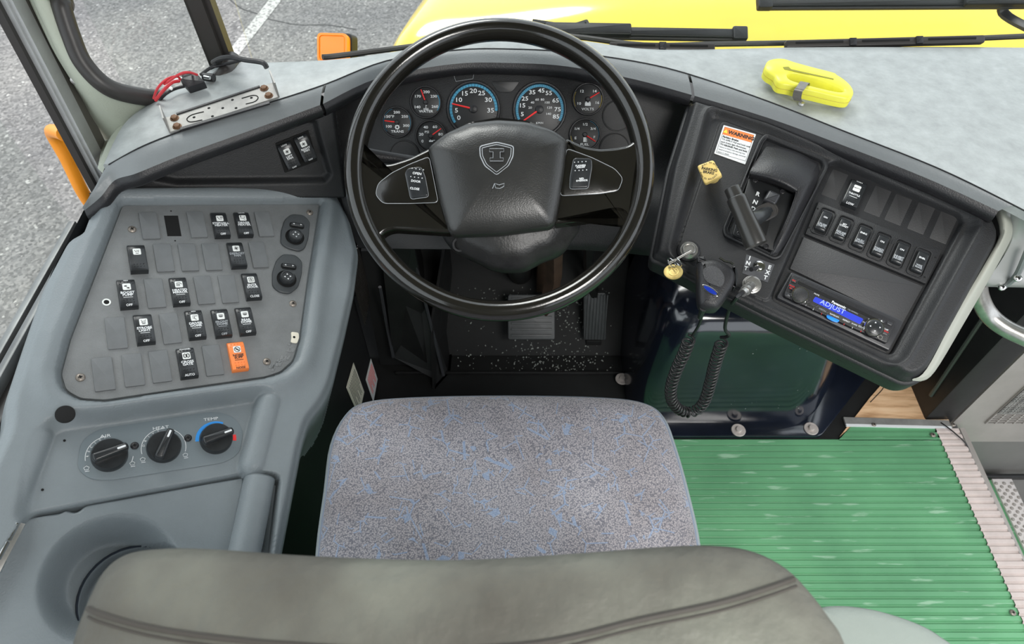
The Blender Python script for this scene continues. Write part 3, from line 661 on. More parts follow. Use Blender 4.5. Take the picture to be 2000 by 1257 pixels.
gauge(842, 266, 31, [('0', -120), ('20', -80), ('40', -30), ('60', 25), ('80', 80)], None, 55, [], 'oil', numsize=.0066, unit=('PSI', .006, -.25, .25))
gauge(1148, 194, 31, [('10', -115), ('12', -40), ('14', 40), ('16', 110)], ('VOLTS', .006, .60), 60, [(-120, -60, m_gold, .92, .86), (75, 125, m_gold, .92, .86)], 'batt', numsize=.0062)
gauge(1142, 263, 31, [('E', -110), ('1/4', -55), ('1/2', 0), ('3/4', 55), ('F', 105)], ('FUEL', .006, .60), 122, [(-125, -95, m_gold, .92, .86), (20, 110, m_blue, .92, .87)], 'pump', numsize=.006)
for (px, py) in ((790, 304), (1206, 226), (1200, 290)):
    c = PC.at(px, py, .004); rr = (PC.at(px + 30, py, .004) - c).length
    obj('blank_gauge_cover', join(lathe([(rr, 0), (rr * .99, .0022), (rr * .93, .0026), (rr * .91, .0012)], 36)), m_fascia, clu, PC.Mp(px, py, .004))
obj('display_window', ringplate(rnd(PC.ls([(886, 146), (926, 141), (924, 154), (890, 159)], .006), .001), inset(rnd(PC.ls([(886, 146), (926, 141), (924, 154), (890, 159)], .006), .001), .0005), .004, .0055), m_whitedim, clu, PC.M())
obj('warning_light_panel', prism(rnd(PC.ls([(958, 158), (1016, 158), (1000, 180), (972, 180)], .006), .006), .003, .0052, .0008), m_gface, clu, PC.M())

# =================================================================== STEERING WHEEL + COLUMN
sw = thing('steering_wheel', 'large black glossy steering wheel with a shield emblem on its hub', 'steering wheel', _wc)
RO = (PW.at(1279, 333) - PW.at(672, 333)).length / 2; cx0, cy0 = PW.l(975.5, 333)
up_, dn_ = PW.l(976, 40)[1], PW.l(976, 627)[1]; ccy = (up_ + dn_) / 2; RO = (RO + (up_ - dn_) / 2) / 2
rm = RO - .0150
ring = [(cx0 + rm * math.cos(2 * math.pi * i / 128), ccy + rm * math.sin(2 * math.pi * i / 128), 0) for i in range(128)]
obj('rim', tube(ring, .0205, 20, True, ry=.0150, up=(0, 0, 1)), m_wheel, sw, PW.M(), smooth=80)
def wpoly(pts, h=0): return PW.ls(pts, h)
sp_l = wpoly([(692, 262), (703, 290), (712, 312), (735, 324), (765, 323), (800, 312), (845, 290), (885, 457), (800, 452), (768, 450), (750, 457), (741, 474), (712, 478), (690, 430), (682, 380), (682, 320)])
sp_r = wpoly([(1256, 242), (1244, 257), (1240, 275), (1226, 287), (1200, 292), (1169, 294), (1140, 289), (1104, 272), (1080, 441), (1150, 432), (1195, 418), (1213, 419), (1221, 434), (1216, 455), (1238, 450), (1258, 400), (1266, 340), (1266, 280)])
for s_ in (sp_l, sp_r): obj('spoke', prism(rnd(s_, .006, 3), -.018, .010, .0062, 5), m_wheel, sw, PW.M(), smooth=50)
obj('hub_body', prism(rnd(wpoly([(850, 300), (975, 240), (1100, 280), (1080, 440), (885, 455)]), .02), -.03, .008, .005), m_wheel, sw, PW.M())
hub = rnd(wpoly([(835, 290), (848, 278), (870, 261), (920, 237), (972, 228), (1028, 234), (1078, 253), (1098, 266), (1109, 276), (1102, 340), (1092, 400), (1084, 437), (1075, 444), (980, 456), (886, 460), (876, 452), (858, 390), (843, 320)], .012), .006, 3)
cen = Vector((sum(p[0] for p in hub) / len(hub), sum(p[1] for p in hub) / len(hub)))
def shrink(p, k): return [(cen.x + (x - cen.x) * k, cen.y + (y - cen.y) * k) for x, y in p]
rs = [[(x, y, -.005) for x, y in hub], [(x, y, .010) for x, y in hub], [(x, y, .0155) for x, y in inset(hub, .0015)]]
for k, h in ((.955, .0195), (.90, .0235), (.80, .0285), (.66, .0325), (.5, .035), (.3, .0365), (.1, .037)): rs.append([(x, y, h) for x, y in shrink(hub, k)])
y0_ = PW.l(972, 272)[1]
rs = [[(x, y, h - (14 * max(0, y - y0_) ** 2 if h > .01 else 0)) for x, y, h in r_] for r_ in rs]
# keep the crest flatter towards the lower edge, rolled away towards the top
obj('horn_pad', rings(rs, False, True), m_hub, sw, PW.M(), smooth=70)
def onhub(px, py, h=.034): return PW.Mp(px, py, h, R(0))
def outl(pts, r, M0, m, parent, name='outline', closed=True): return obj(name, tube([(x, y, 0) for x, y in pts], r, 6, closed), m, parent, M0)
m_emb = mat('emblem_black', (.03, .03, .03), .25, ior=1.6)
sh = PW.ls([(937, 286), (952, 282), (970, 278), (988, 282), (1003, 286), (1002, 305), (993, 324), (970, 342), (947, 324), (938, 305)], .036)
em = obj('emblem', prism(rnd(sh, .003, 2), .031, .0362, .001), m_emb, sw, PW.M(), smooth=30)
outl(rnd(sh, .003, 2), .0009, PW.M(0, 0, .0363), m_whitedim, em); sh2 = inset(rnd(sh, .003, 2), .0032); outl(sh2, .0006, PW.M(0, 0, .0366), m_whitedim, em)
ip = PW.ls([(956, 291), (984, 291), (984, 297), (977, 297), (977, 309), (983, 309), (983, 315), (957, 315), (957, 309), (963, 309), (963, 297), (956, 297)], .037)
obj('emblem_letter', prism(ip, .036, .0385, .0004), m_emb, em, PW.M(), smooth=20); outl(ip, .0004, PW.M(0, 0, .0385), m_whitedim, em)
hp = PW.ls([(966, 358), (975, 361), (985, 358), (984, 364), (976, 368), (968, 367)], .037); obj('horn_symbol', join(tube([(x, y, .0372) for x, y in hp], .0005, 4, True), tube([(PW.l(962, 368, .037)[0], PW.l(962, 368, .037)[1], .0372), (PW.l(966, 358, .037)[0], PW.l(966, 358, .037)[1], .0372)], .0005, 4)), m_whitedim, sw, PW.M())
# pods with switches
for pts, rk, nm, w1, w2, w3 in ((
    [(838, 305), (800, 320), (765, 337), (738, 358), (733, 380), (748, 397), (800, 397), (856, 395)], [(791, 336), (797, 328), (822, 325), (830, 345), (837, 383), (802, 388)], 'DOOR', 'OPEN', 'DOOR', 'CLOSE'),
    ([(1107, 289), (1156, 307), (1201, 329), (1217, 348), (1208, 372), (1170, 378), (1094, 382)], [(1121, 308), (1155, 309), (1156, 325), (1149, 367), (1113, 368), (1114, 345)], 'RED', 'FLASHERS\nON/OFF', None, 'RED\nOVERRIDE')):
    pp = rnd(PW.ls(pts, .012), .006, 3); pod = obj('switch_pod', prism(pp, .004, .0118, .0012), m_wheel, sw, PW.M()); outl(pp, .0004, PW.M(0, 0, .0113), m_whitedim, pod, 'seam')
    q = rnd(PW.ls(rk, .015), .004, 3); r_ = obj('rocker_switch', prism(q, .011, .0165, .002, 3), m_switch, pod, PW.M()); 
    outl(q, .0006, PW.M(0, 0, .0125), m_whitedim, pod, 'switch_bezel')
    cx = sum(p[0] for p in q) / len(q); cy = sum(p[1] for p in q) / len(q)
    rt_ = R(-8) if nm == 'DOOR' else R(4)
    def PP(y): return PW.M(cx, cy, .0168, rt_) @ Matrix.Translation((0, y, 0))
    text(w1, .0034 if nm == 'RED' else .0050, m_white, pod, PP(.0085), bold=.0001, line=.8)
    if w2: text(w2, .0046, m_white, pod, PP(-.003), bold=.0001)
    text(w3, .0036 if nm == 'RED' else .0046, m_white, pod, PP(-.014 if nm == 'DOOR' else -.011), bold=.0001, line=.8)
    for yy in (.0155, .003): obj('grip_dots', join(*[xf(lathe([(.0009, -.0002), (.0005, .0005)], 6), Matrix.Translation(((i - 1.5) * .0055, yy, 0))) for i in range(4)]), m_white, pod, PW.M(cx, cy, .0167, rt_))
# column
colm = thing('steering_column', 'black moulded steering column shroud below the wheel hub', 'steering column', PW.at(980, 450, -.1))
def colring(h, sc, dx=0, dy=0):
    base = [(859, 440), (862, 458), (884, 487), (905, 500), (934, 513), (955, 524), (978, 530), (1018, 530), (1040, 522), (1062, 510), (1097, 496), (1120, 465), (1134, 437), (1120, 380), (1080, 330), (990, 310), (900, 330), (865, 380)]
    P0 = PW.ls(base, -.06); c = Vector((sum(p[0] for p in P0) / len(P0), sum(p[1] for p in P0) / len(P0)))
    q = cr([(c.x + (x - c.x) * sc + dx, c.y + (y - c.y) * sc + dy, h) for x, y in P0], 3, True); return q
obj('shroud', rings([colring(-.028, .72, 0, .01), colring(-.036, .80, 0, .004), colring(-.048, .93), colring(-.060, 1.0), colring(-.072, 1.0), colring(-.11, .93, 0, .012), colring(-.18, .72, 0, .04), colring(-.24, .55, 0, .075)], True, True), m_shroud, colm, PW.M(), smooth=70)
for (x, y) in ((898, 476), (1052, 482)):
    obj('screw_recess', xf(lathe([(.012, .003), (.011, .006), (.008, .006), (.006, -.006), (.0, -.007)], 18), Matrix.Rotation(R(25), 4, 'X')), m_black, colm, PW.Mp(x, y, -.050))
obj('column_seam', tube(cr([PW.at(x, y, -.046) for x, y in ((905, 462), (940, 480), (985, 486), (1030, 478), (1062, 458))], 5), .002, 6), m_black, colm)
obj('column_tube', tube([PW.at(990, 440, -.2), Vector((.02, 1.14, .16))], .03, 14), m_blackmetal, colm)
obj('indicator_stalk', tube([PW.at(900, 330, -.045), PW.at(760, 308, -.035), PW.at(706, 301, -.03)], [.009, .009, .011], 12), m_black, colm)
sm = PW.Mp(722, 303, -.02, R(-8)); text('◄', .007, m_white, colm, sm) if False else obj('arrow_mark', prism([(-.003, 0), (.001, .003), (.001, .001), (.004, .001), (.004, -.001), (.001, -.001), (.001, -.003)], .0035, .0042, .0001), m_white, colm, sm)

# =================================================================== LEFT SWITCH CONSOLE
con = thing('switch_console', 'grey blue moulded side console left of the seat with rocker switches', 'console', PL.at(350, 640, -.3))
OUT = rnd(PL.ls([(200, 366), (430, 362), (655, 371), (684, 425), (702, 492), (693, 565), (674, 651), (650, 748), (634, 783), (604, 820), (590, 865), (548, 1085), (505, 1300), (-160, 1320), (-60, 990), (10, 835), (14, 779), (48, 676), (90, 554), (139, 462), (168, 451), (192, 388)]), .012, 3)
OP = [(237, 399), (626, 397), (604, 535), (587, 661), (574, 705), (550, 727), (520, 737), (345, 762), (205, 783), (156, 780), (126, 763), (116, 731), (135, 661), (191, 518)]
OPL = rnd(PL.ls(OP), .006, 3)
HV = rnd(PL.ls([(115, 838), (515, 780), (478, 905), (470, 925), (150, 982), (60, 1010), (95, 860)]), .012)
LID = rnd(PL.ls([(60, 1000), (150, 983), (480, 922), (545, 930), (500, 1320), (-130, 1320), (-20, 1120)]), .01)
r_a, r_b = PL.l(530, 782), PL.l(498, 905); l_a, l_b = PL.l(62, 845), PL.l(-40, 1100)
hole = PL.l(128, 815)
HH = []; cupc = PL.l(240, 1148, -.03)
def conh(Ag, Bg):
    do = sdf(Ag, Bg, OUT); dp = sdf(Ag, Bg, OPL); dh = sdf(Ag, Bg, HV); dl = sdf(Ag, Bg, LID)
    H = np.full(Ag.shape, .004); H += .010 * np.exp(-((dp - .016) / .016) ** 2)          # rolled lip around the plate
    low = 1 - sst(.0, .022, dh); H = H * (1 - low) + (-.013) * low
    lw = 1 - sst(-.004, .004, dl); H = H * (1 - lw) + (-.034) * lw
    H = np.maximum(H, -.013 + .022 * np.sqrt(np.clip(1 - (seg_d(Ag, Bg, r_a, r_b) / .021) ** 2, 0, 1)) * (seg_d(Ag, Bg, r_a, r_b) < .021) - .05 * (seg_d(Ag, Bg, r_a, r_b) >= .021))
    H = np.maximum(H, -.013 + .016 * np.sqrt(np.clip(1 - (seg_d(Ag, Bg, l_a, l_b) / .022) ** 2, 0, 1)) * (seg_d(Ag, Bg, l_a, l_b) < .022) - .05 * (seg_d(Ag, Bg, l_a, l_b) >= .022))
    H = np.where(dp < 0, -.006, H); rc_ = np.hypot(Ag - cupc[0], Bg - cupc[1]); H = np.where(rc_ < .105, np.where(dl < -.012, -.16, H), H)
    H = np.where((dp >= 0) & (dp < .004), np.minimum(H, -.002 + dp * 2.0), H)
    rh = np.hypot(Ag - hole[0], Bg - hole[1]); HH.append(float(H[rh < .011].max())) if rh.min() < .01 else None
    sx_ = PL.l(700, 500)[0]
    edge = sst(-.016, .0, do); H = H - .012 * edge ** 2 - .16 * sst(-.001, .030, do)
    return H, do < .030
xs = [p[0] for p in OUT]; ys = [p[1] for p in OUT]
obj('console_body', hfield(min(xs) - .03, max(xs) + .03, max(min(ys) - .03, -.6), max(ys) + .03, .0022, conh), m_console, con, PL.M(), smooth=85)
hb = obj('round_hole', lathe([(.0112, -.003), (.0110, .0012), (.0095, .0016), (0, .0016)], 28), m_dark, con, PL.M(hole[0], hole[1], HH[0]))
# skirt of the console down to the floor
sk = [PL.at(x, y, -.10) for x, y in ((205, 390), (640, 392), (676, 490), (650, 650), (622, 760), (575, 830), (530, 1085), (480, 1300), (-40, 1300), (30, 830), (120, 560), (180, 440))]
skb = [Vector((min(max(p.x, -.70), -.335), min(p.y, 1.0), .003)) for p in sk]; skt = [Vector((min(max(p.x, -.70), -.335), p.y, p.z + .03)) for p in sk]
obj('console_base', rings([skb, skt], True, False), m_skin, con, smooth=20)
# switch plate
PLh = .0
plate = obj('switch_plate', prism(inset(OPL, .0022), -.006, -.0, .0008), m_plate, con, PL.M(), smooth=40)
obj('torn_edge', join(*[xf(prism(rnd([(-.006 * random.uniform(.4, 1), -.002), (.006 * random.uniform(.4, 1), -.002 * random.random()), (.004, .003 * random.random() + .001), (-.005, .002)], .001), 0, .0007, .0003), Matrix.Translation((*PL.l(530 + 50 * k + random.uniform(-8, 4), 728 - 55 * k ** 1.4 + random.uniform(-14, 0)), .0)) @ Matrix.Rotation(random.uniform(.5, 1.2), 4, 'Z')) for k in np.linspace(0, 1, 18)]), m_plate, plate, PL.M())
me_blank = mesh('blank_cover', prism(rect(.0242, .048, .0015), 0, .0030, .0008), m_blank, 35)
for (px, py) in ((292, 440), (385, 438), (516, 437), (320, 503), (368, 502), (414, 501), (505, 497), (303, 572), (399, 566), (446, 564), (227, 650), (333, 641), (202, 730), (260, 722), (313, 715), (416, 703)):
    put(bpy.data.objects.new('blank_cover', me_blank), plate, PL.Mp(px, py, .002) @ Matrix.Translation((0, 0, -.002)) @ Matrix.Rotation(random.uniform(-.012, .012), 4, 'Z'))
q = PL.ls([(320, 421), (347.5, 421), (354.5, 461), (327, 461)], 0); obj('empty_slot', prism(q, -.0005, .0003, .0001), m_dark, plate, PL.M(), smooth=0)
for (px, py) in ((334, 412), (342, 470)): obj('screw_hole', join(prism(circ(.0012, 10), 0, .0004, .0001)), m_dark, plate, PL.Mp(px, py, .0))
obj('bolt_hole', prism(circ(.0035, 18), 0, .0005, .0001), m_dark, plate, PL.Mp(208, 590, 0)); obj('bolt_hole_rim', ringplate(circ(.0055, 20), circ(.0035, 20), 0, .0008), m_lens, plate, PL.Mp(208, 590, 0))
S = [(431, 437, 'STEPWELL\nHEATER', 'OFF', None, 'heat', 0, 0), (476, 436, 'DRIVER\nHEATER', 'OFF', 'LO/HI', 'person', 0, 0), (269, 503, None, None, None, 'seat', 0, 0), (463, 496, 'DEFROST\nFAN', None, None, 'fan', 0, 0),
     (249, 572, 'BOOST\nPUMP', 'OFF', 'ON', 'pump', 1, 1), (351, 567, 'HEATED\nMIRROR', 'OFF', None, 'mirror', 1, 1), (492, 557, 'ENTR\nDOOR', 'CLOSE', None, 'door', 0, 0), (282, 641, 'STROBE\nLIGHT', 'OFF', None, 'strobe', 0, 1),
     (382, 632, 'DRIVER\nDOME', 'OFF', 'ON', 'dome', 1, 1), (433, 629, 'FRONT\nDOME', 'OFF', None, 'bars', 1, 1), (480, 625, 'REAR\nDOME', 'OFF', None, 'bars', 1, 1), (366, 707, 'CROSS\nGATE', 'AUTO', 'CANCEL', 'gate', 1, 0)]
for px, py, wd, bt, tp, ic, dots, bar in S:
    o = rocker(con, PL.Mp(px, py, .008) @ Matrix.Translation((0, 0, -.008)), wd, bt, tp, ic, dots=dots, bar=bool(bar), ink=m_whitedim if wd in ('FRONT\nDOME', 'DEFROST\nFAN') else m_white, label='black rocker switch ' + ('lettered ' + wd.replace('\n', ' ') if wd else 'with symbol only, no lettering'))
rocker(con, PL.Mp(465, 694, .008) @ Matrix.Translation((0, 0, -.008)), 'NOISE\nSUPP', 'NOISE', None, 'mute', m=m_orange, ink=m_print, bar=True, dots=1, label='orange rocker switch lettered NOISE SUPP')
def screw(parent, M, m=m_ochre, r=.0058):
    o = obj('screw', lathe([(r, 0), (r * .97, r * .2), (r * .75, r * .42), (r * .4, r * .52), (0, r * .54)], 18), m, parent, M); 
    obj('screw_cross', join(box((0, 0, r * .52), (r * .85, r * .24, r * .12)), box((0, 0, r * .52), (r * .24, r * .85, r * .12))), m_dark, o, M, smooth=0)
for (px, py) in ((258, 448), (605, 415), (572, 593), (521, 706), (157, 737)): screw(plate, PL.Mp(px, py, 0, random.random()))
obj('felt_washer', prism(rnd(PL.ls([(568, 648), (583, 650), (584, 660), (580, 671), (567, 669), (569, 660)], .0), .003), 0, .0018, .0006), m_cream, plate, PL.M()); obj('washer_hole', prism(circ(.002, 12), .0015, .0022, .0001), m_dark, plate, PL.Mp(574, 659, 0))
# mirror controls
for pts, bt, kn in (([(569, 417), (594, 419), (606, 432), (603, 465), (596, 484), (585, 490), (562, 484), (548, 474), (549, 450), (556, 428)], (580, 440), (576, 462)),
                    ([(553, 495), (578, 497), (591, 510), (590, 535), (583, 560), (566, 573), (546, 570), (532, 558), (532, 530), (540, 507)], (564, 520), (560, 544))):
    pd = obj('mirror_control', prism(rnd(PL.ls(pts, .004), .006, 3), 0, .004, .002, 3), m_black if False else mat('mirror_pad', (.045, .05, .053), .42, bump=.2, bscale=500), con, PL.M())
    M = PL.Mp(*bt, .005, R(-12)); obj('slot_recess', prism(rect(.0245, .010, .005), -.0015, .0002, .0001), m_dark, pd, M); obj('toggle_button', prism(rect(.022, .0075, .0037), -.001, .004, .0022, 3), m_switch, pd, M)
    for dx, sg in ((-.006, -1), (.006, 1)): obj('arrow', prism([(dx + sg * .0016, 0), (dx - sg * .0012, .0014), (dx - sg * .0012, -.0014)], .0038, .0043, .0001), m_white, pd, M, smooth=0)
    M = PL.Mp(*kn, .006); obj('joystick_recess', lathe([(.0155, .0), (.014, -.0012), (.0, -.0013)], 28), m_dark, pd, PL.Mp(*kn, .0055)); obj('joystick', lathe([(.0115, -.003), (.012, .006), (.0105, .0085), (.009, .0088), (.0085, .0075), (0, .0072)], 28), m_switch, pd, M)
    for k in range(4):
        a = k * math.pi / 2; obj('arrow', xf(prism([(.006, 0), (.0034, .0014), (.0034, -.0014)], .0073, .0080, .0001), Matrix.Rotation(a, 4, 'Z')), m_white, pd, M, smooth=0)
# climate control
PH = Fr(PL.at(310, 880, -.013), NL, PL.at(405, 820, 0) - PL.at(200, 848, 0)); PH = Fr(PH.O, NL, PH.at(440, 905) - PH.at(210, 940))
cp = obj('climate_panel', prism(rnd(PH.ls([(158, 862), (150, 915), (175, 936), (215, 938), (440, 903), (468, 885), (476, 840), (455, 812), (420, 803), (190, 838)]), .012, 4), -.002, .0012, .0006), mat('climate_grey', (.15, .18, .195), .45, bump=.15, bscale=500), con, PH.M())
def knob(px, py, ang, word, wpx, band=None):
    M = PH.Mp(px, py, .001); k = obj('dial_knob', lathe([(.0215, 0), (.0212, .009), (.0198, .0115), (.0, .0118)], 36), m_switch, cp, M)
    M2 = M @ Matrix.Rotation(ang, 4, 'Z'); obj('grip', prism(rnd([(-.019, -.0062), (.021, -.0052), (.0225, 0), (.021, .0052), (-.019, .0062), (-.0205, 0)], .003), .010, .0215, .0035, 3), m_switch, k, M2); obj('pointer', prism(rect(.010, .0026, .0008, .014, 0), .0212, .0219, .0002), m_white, k, M2)
    text(word, .0058, m_white, cp, PH.Mp(*wpx, .0014), sx=1.4)
    n = 18
    for a0, a1, m_ in (band or [(190, -20, m_white)]):
        w0, w1 = (.0222, .0278) if m_ in (m_blue, m_red) else (.0268, .0275); V = []
        for i in range(n + 1):
            a = R(a0 + (a1 - a0) * i / n)
            for q_ in (w0, w1): V.append((math.cos(a) * q_, math.sin(a) * q_, .0006))
        obj('scale_arc', thick((V, [(2 * i, 2 * i + 1, 2 * i + 3, 2 * i + 2) for i in range(n)]), (0, 0, -.0003)), m_, cp, M)
    return M
m_cblue = mat('cold_blue', (.03, .28, .75), .4)
m_blue_keep = m_blue
M1 = knob(214, 890, R(15), 'AIR', (206, 851), [(185, 95, m_white), (-10, -28, m_white)])
for i, ch in enumerate('RECIRC'): a = R(172 - i * 15); text(ch, .0042, m_white, cp, M1 @ Matrix.Rotation(a - math.pi / 2, 4, 'Z') @ T(0, .0245, .0006))
M2 = knob(320, 874, R(63), 'HEAT', (314, 835), [(190, 85, m_white), (60, -20, m_white)])
for i, ch in enumerate('DRIVE'): a = R(165 - i * 16); text(ch, .0042, m_white, cp, M2 @ Matrix.Rotation(a - math.pi / 2, 4, 'Z') @ T(0, .0245, .0006))
def band(M, a0, a1, m_):
    n = 18; V = []
    for i in range(n + 1):
        a = R(a0 + (a1 - a0) * i / n)
        for q_ in (.0222, .0268): V.append((math.cos(a) * q_, math.sin(a) * q_, .0006))
    obj('scale_arc', thick((V, [(2 * i, 2 * i + 1, 2 * i + 3, 2 * i + 2) for i in range(n)]), (0, 0, -.0003)), m_, cp, M)
M3_ = knob(422, 858, R(14), 'TEMP', (412, 818), [(175, 176, m_white)]); band(M3_, 178, 62, m_cblue); band(M3_, 8, -12, m_red)
for M_, sgn in ((M1, 1), (M1, -1), (M2, 1), (M2, -1)):
    a = R(205) if sgn > 0 else R(-30); P_ = M_ @ Matrix.Translation((.029 * math.cos(a), .029 * math.sin(a), .0006)); obj('airflow_symbol', join(tube([(-.003, .001, 0), (0, .003, 0), (.003, .001, 0), (.002, -.002, 0), (-.002, -.002, 0)], .0004, 4, True), tube([(-.002, -.004, 0), (.003, -.004, 0)], .0004, 4)), m_white, cp, P_, smooth=0)
for (px, py) in ((263, 870), (367, 855)): screw(cp, PH.Mp(px, py, .001), m_black, .0052)
for (px, py) in ((98, 854), (126, 860), (50, 950), (83, 956)): obj('pin_hole', prism(circ(.0016, 10), 0, .0006, .0001), m_dark, con, PL.Mp(px, py, -.0128))
# armrest lid with cup well
LP = rnd(PL.ls([(62, 1008), (118, 1000), (128, 994), (150, 1000), (165, 985), (480, 929), (500, 1320), (-140, 1320), (-10, 1110), (45, 1015)], -.02), .006, 3)
cup = PL.l(218, 1128, -.02); cup2 = PL.l(264, 1166, -.07)
def lidh(Ag, Bg):
    do = sdf(Ag, Bg, LP); r_ = np.hypot((Ag - cup[0]), (Bg - cup[1])); H = np.full(Ag.shape, -.018)
    r2_ = np.hypot((Ag - cup2[0]), (Bg - cup2[1])); H -= .052 * (1 - sst(.046, .080, r_)); H = np.where(r2_ < .064, np.minimum(H, -.070 - .04 * (1 - sst(.054, .064, r2_))), H); H -= .012 * sst(-.003, .0015, do); return H, do < .0015
xs = [p[0] for p in LP]; ys = [p[1] for p in LP]
obj('armrest_lid', hfield(min(xs) - .01, max(xs) + .01, max(min(ys) - .01, -.6), max(ys) + .01, .0022, lidh), m_console, con, PL.M(), smooth=80)
ra = [PL.at(x, y, -.012) for x, y in ((507, 935), (492, 1010), (475, 1090), (450, 1200))]
obj('lid_roll', tube(cr(ra, 5), [.0215] * 16, 18), m_console, con, smooth=80)
rb = [PL.at(x, y, -.025) for x, y in ((536, 950), (531, 1010), (518, 1090), (500, 1200))]
obj('lid_flange', tube(cr(rb, 5), .007, 10, ry=.012), m_console, con, smooth=80)
obj('roll_cap', prism(circ(.021, 24), -.002, .001, .0008), mat('grey_cap', (.1, .12, .13), .5), con, Fr(ra[0], (ra[0] - ra[1]), (1, 0, 0)).M(0, 0, .001))
obj('cup_well', join(lathe([(.063, .018), (.0645, .022), (.067, .016)], 40, False, False), lathe([(.0635, .018), (.060, -.03), (0, -.032)], 40)), mat('well_blue_black', (.02, .026, .04), .35), con, PL.M(cup2[0], cup2[1], -.088), smooth=60)
hg = [PL.at(x, y, .0) for x, y in ((34, 1020), (-25, 1130))]
fr = Fr(hg[0], NL, hg[1] - hg[0])
for i in range(4): obj('hinge_knuckle', xf(tube([(i * .022 + .001, 0, 0), (i * .022 + .021, 0, 0)], .0035, 10), I4), m_chrome, con, fr.M())
obj('hinge_leaf', prism(rect(.09, .016, 0, .044, 0), -.003, -.0015, .0003), m_steel, con, fr.M())

# labels on the base side
def sticker(name, pts, label, inkm, x=-.333):
    P_ = [Xp(px, py, x) for px, py in pts]; fr_ = Fr(P_[0], (1, 0, 0), (0, 1, 0)); q_ = [(p.y - P_[0].y, p.z - P_[0].z) for p in P_]
    t_ = obj(name, prism(q_, 0, .0008, .0002), m_cream if inkm is m_print else m_lens, None, fr_.M(), smooth=0); tag(t_, label, 'sticker'); return t_, q_, fr_
for pts, lb, ink in (([(690, 708), (711, 765), (700, 812), (676, 756)], 'cream label with black print on the black console side, left one of two', m_print), ([(724, 700), (737, 740), (729, 785), (714, 741)], 'white label with red print on the black console side, right one of two', m_red)):
    t_, q_, fr_ = sticker('warning_sticker', pts, lb, ink)
    c = Vector((sum(p[0] for p in q_) / 4, sum(p[1] for p in q_) / 4)); u_ = Vector(q_[1]) - Vector(q_[0]); v_ = Vector(q_[3]) - Vector(q_[0])
    vf = []
    for i in range(9):
        s = .12 + .09 * i; a = Vector(q_[0]) + v_ * s + u_ * .12; b = Vector(q_[0]) + v_ * s + u_ * (.85 if i % 3 else .6); vf.append(tube([(a.x, a.y, .0009), (b.x, b.y, .0009)], .0007, 4))
    obj('print_lines', join(*vf), ink, t_, fr_.M(), smooth=0)

# =================================================================== RIGHT CONTROL PANEL
rp = thing('control_panel', 'angled black control panel right of the wheel with shifter and switches', 'control panel', PR.at(1640, 560, -.15))
RO_ = rnd(PR.ls([(1352, 196), (1500, 243), (1700, 322), (1880, 392), (1935, 425), (1950, 455), (1945, 480), (1812, 722), (1790, 738), (1768, 740), (1500, 610), (1290, 503), (1277, 498), (1310, 330)]), .010, 3)
RI = rnd(PR.ls([(1390, 225), (1600, 300), (1880, 412), (1895, 440), (1752, 697), (1735, 705), (1500, 597), (1340, 520), (1318, 495), (1325, 470)]), .012, 3)
SWF = rnd(PR.ls([(1622, 318), (1636, 318), (1872, 418), (1880, 430), (1741, 690), (1512, 584), (1514, 570)]), .006, 3)
RP2 = rnd(PR.ls([(1408, 234), (1600, 305), (1612, 325), (1500, 592), (1345, 520), (1324, 492), (1330, 465)]), .012, 3)
def rph(Ag, Bg):
    do = sdf(Ag, Bg, RO_); di = sdf(Ag, Bg, RI); ds = sdf(Ag, Bg, SWF); d2 = sdf(Ag, Bg, RP2)
    H = .012 * sst(-.004, .012, di) + .003 * np.exp(-((di - .011) / .0045) ** 2)
    H = H - .014 * (1 - sst(-.002, .004, ds))
    H += .003 * (1 - sst(-.002, .001, d2)) * (ds > .003)
    H -= .014 * sst(-.012, 0, do) ** 2 + .03 * sst(-.001, .010, do)
    return H, do < .008
xs = [p[0] for p in RO_]; ys = [p[1] for p in RO_]
obj('panel_body', hfield(min(xs) - .02, max(xs) + .02, min(ys) - .02, max(ys) + .02, .0015, rph), m_panel, rp, PR.M(), smooth=60)
obj('panel_back', xf(prism(inset(RO_, -.0075), -.05, -.0100, .005, 3), I4), m_panel, rp, PR.M(), smooth=60)
# pale side skin
sr = [[PR.at(x, y, h) for x, y, h in ((1958, 408, .012), (1966, 440, .008), (1955, 478, .004), (1880, 612, -.004), (1822, 722, -.004), (1794, 741, -.006))],
      [PR.at(x, y, h) for x, y, h in ((1980, 404, -.004), (1980, 440, -.012), (1964, 484, -.018), (1890, 615, -.02), (1826, 722, -.02), (1797, 742, -.02))],
      [PR.at(x, y, h) for x, y, h in ((1982, 410, -.03), (1982, 448, -.05), (1960, 490, -.05), (1886, 618, -.05), (1820, 724, -.05), (1793, 742, -.05))]]
sd0 = [PR.at(x, y, .0) for x, y in ((1945, 415), (1952, 445), (1944, 478), (1868, 612), (1810, 720), (1782, 740))]
obj('side_skin', thick(grid([sd0] + sr, 5, 4), (.002, 0, -.004)), m_lip if False else mat('side_skin_grey', (.38, .39, .34), .4), rp, smooth=60, label='pale grey green outer skin along the right edge')
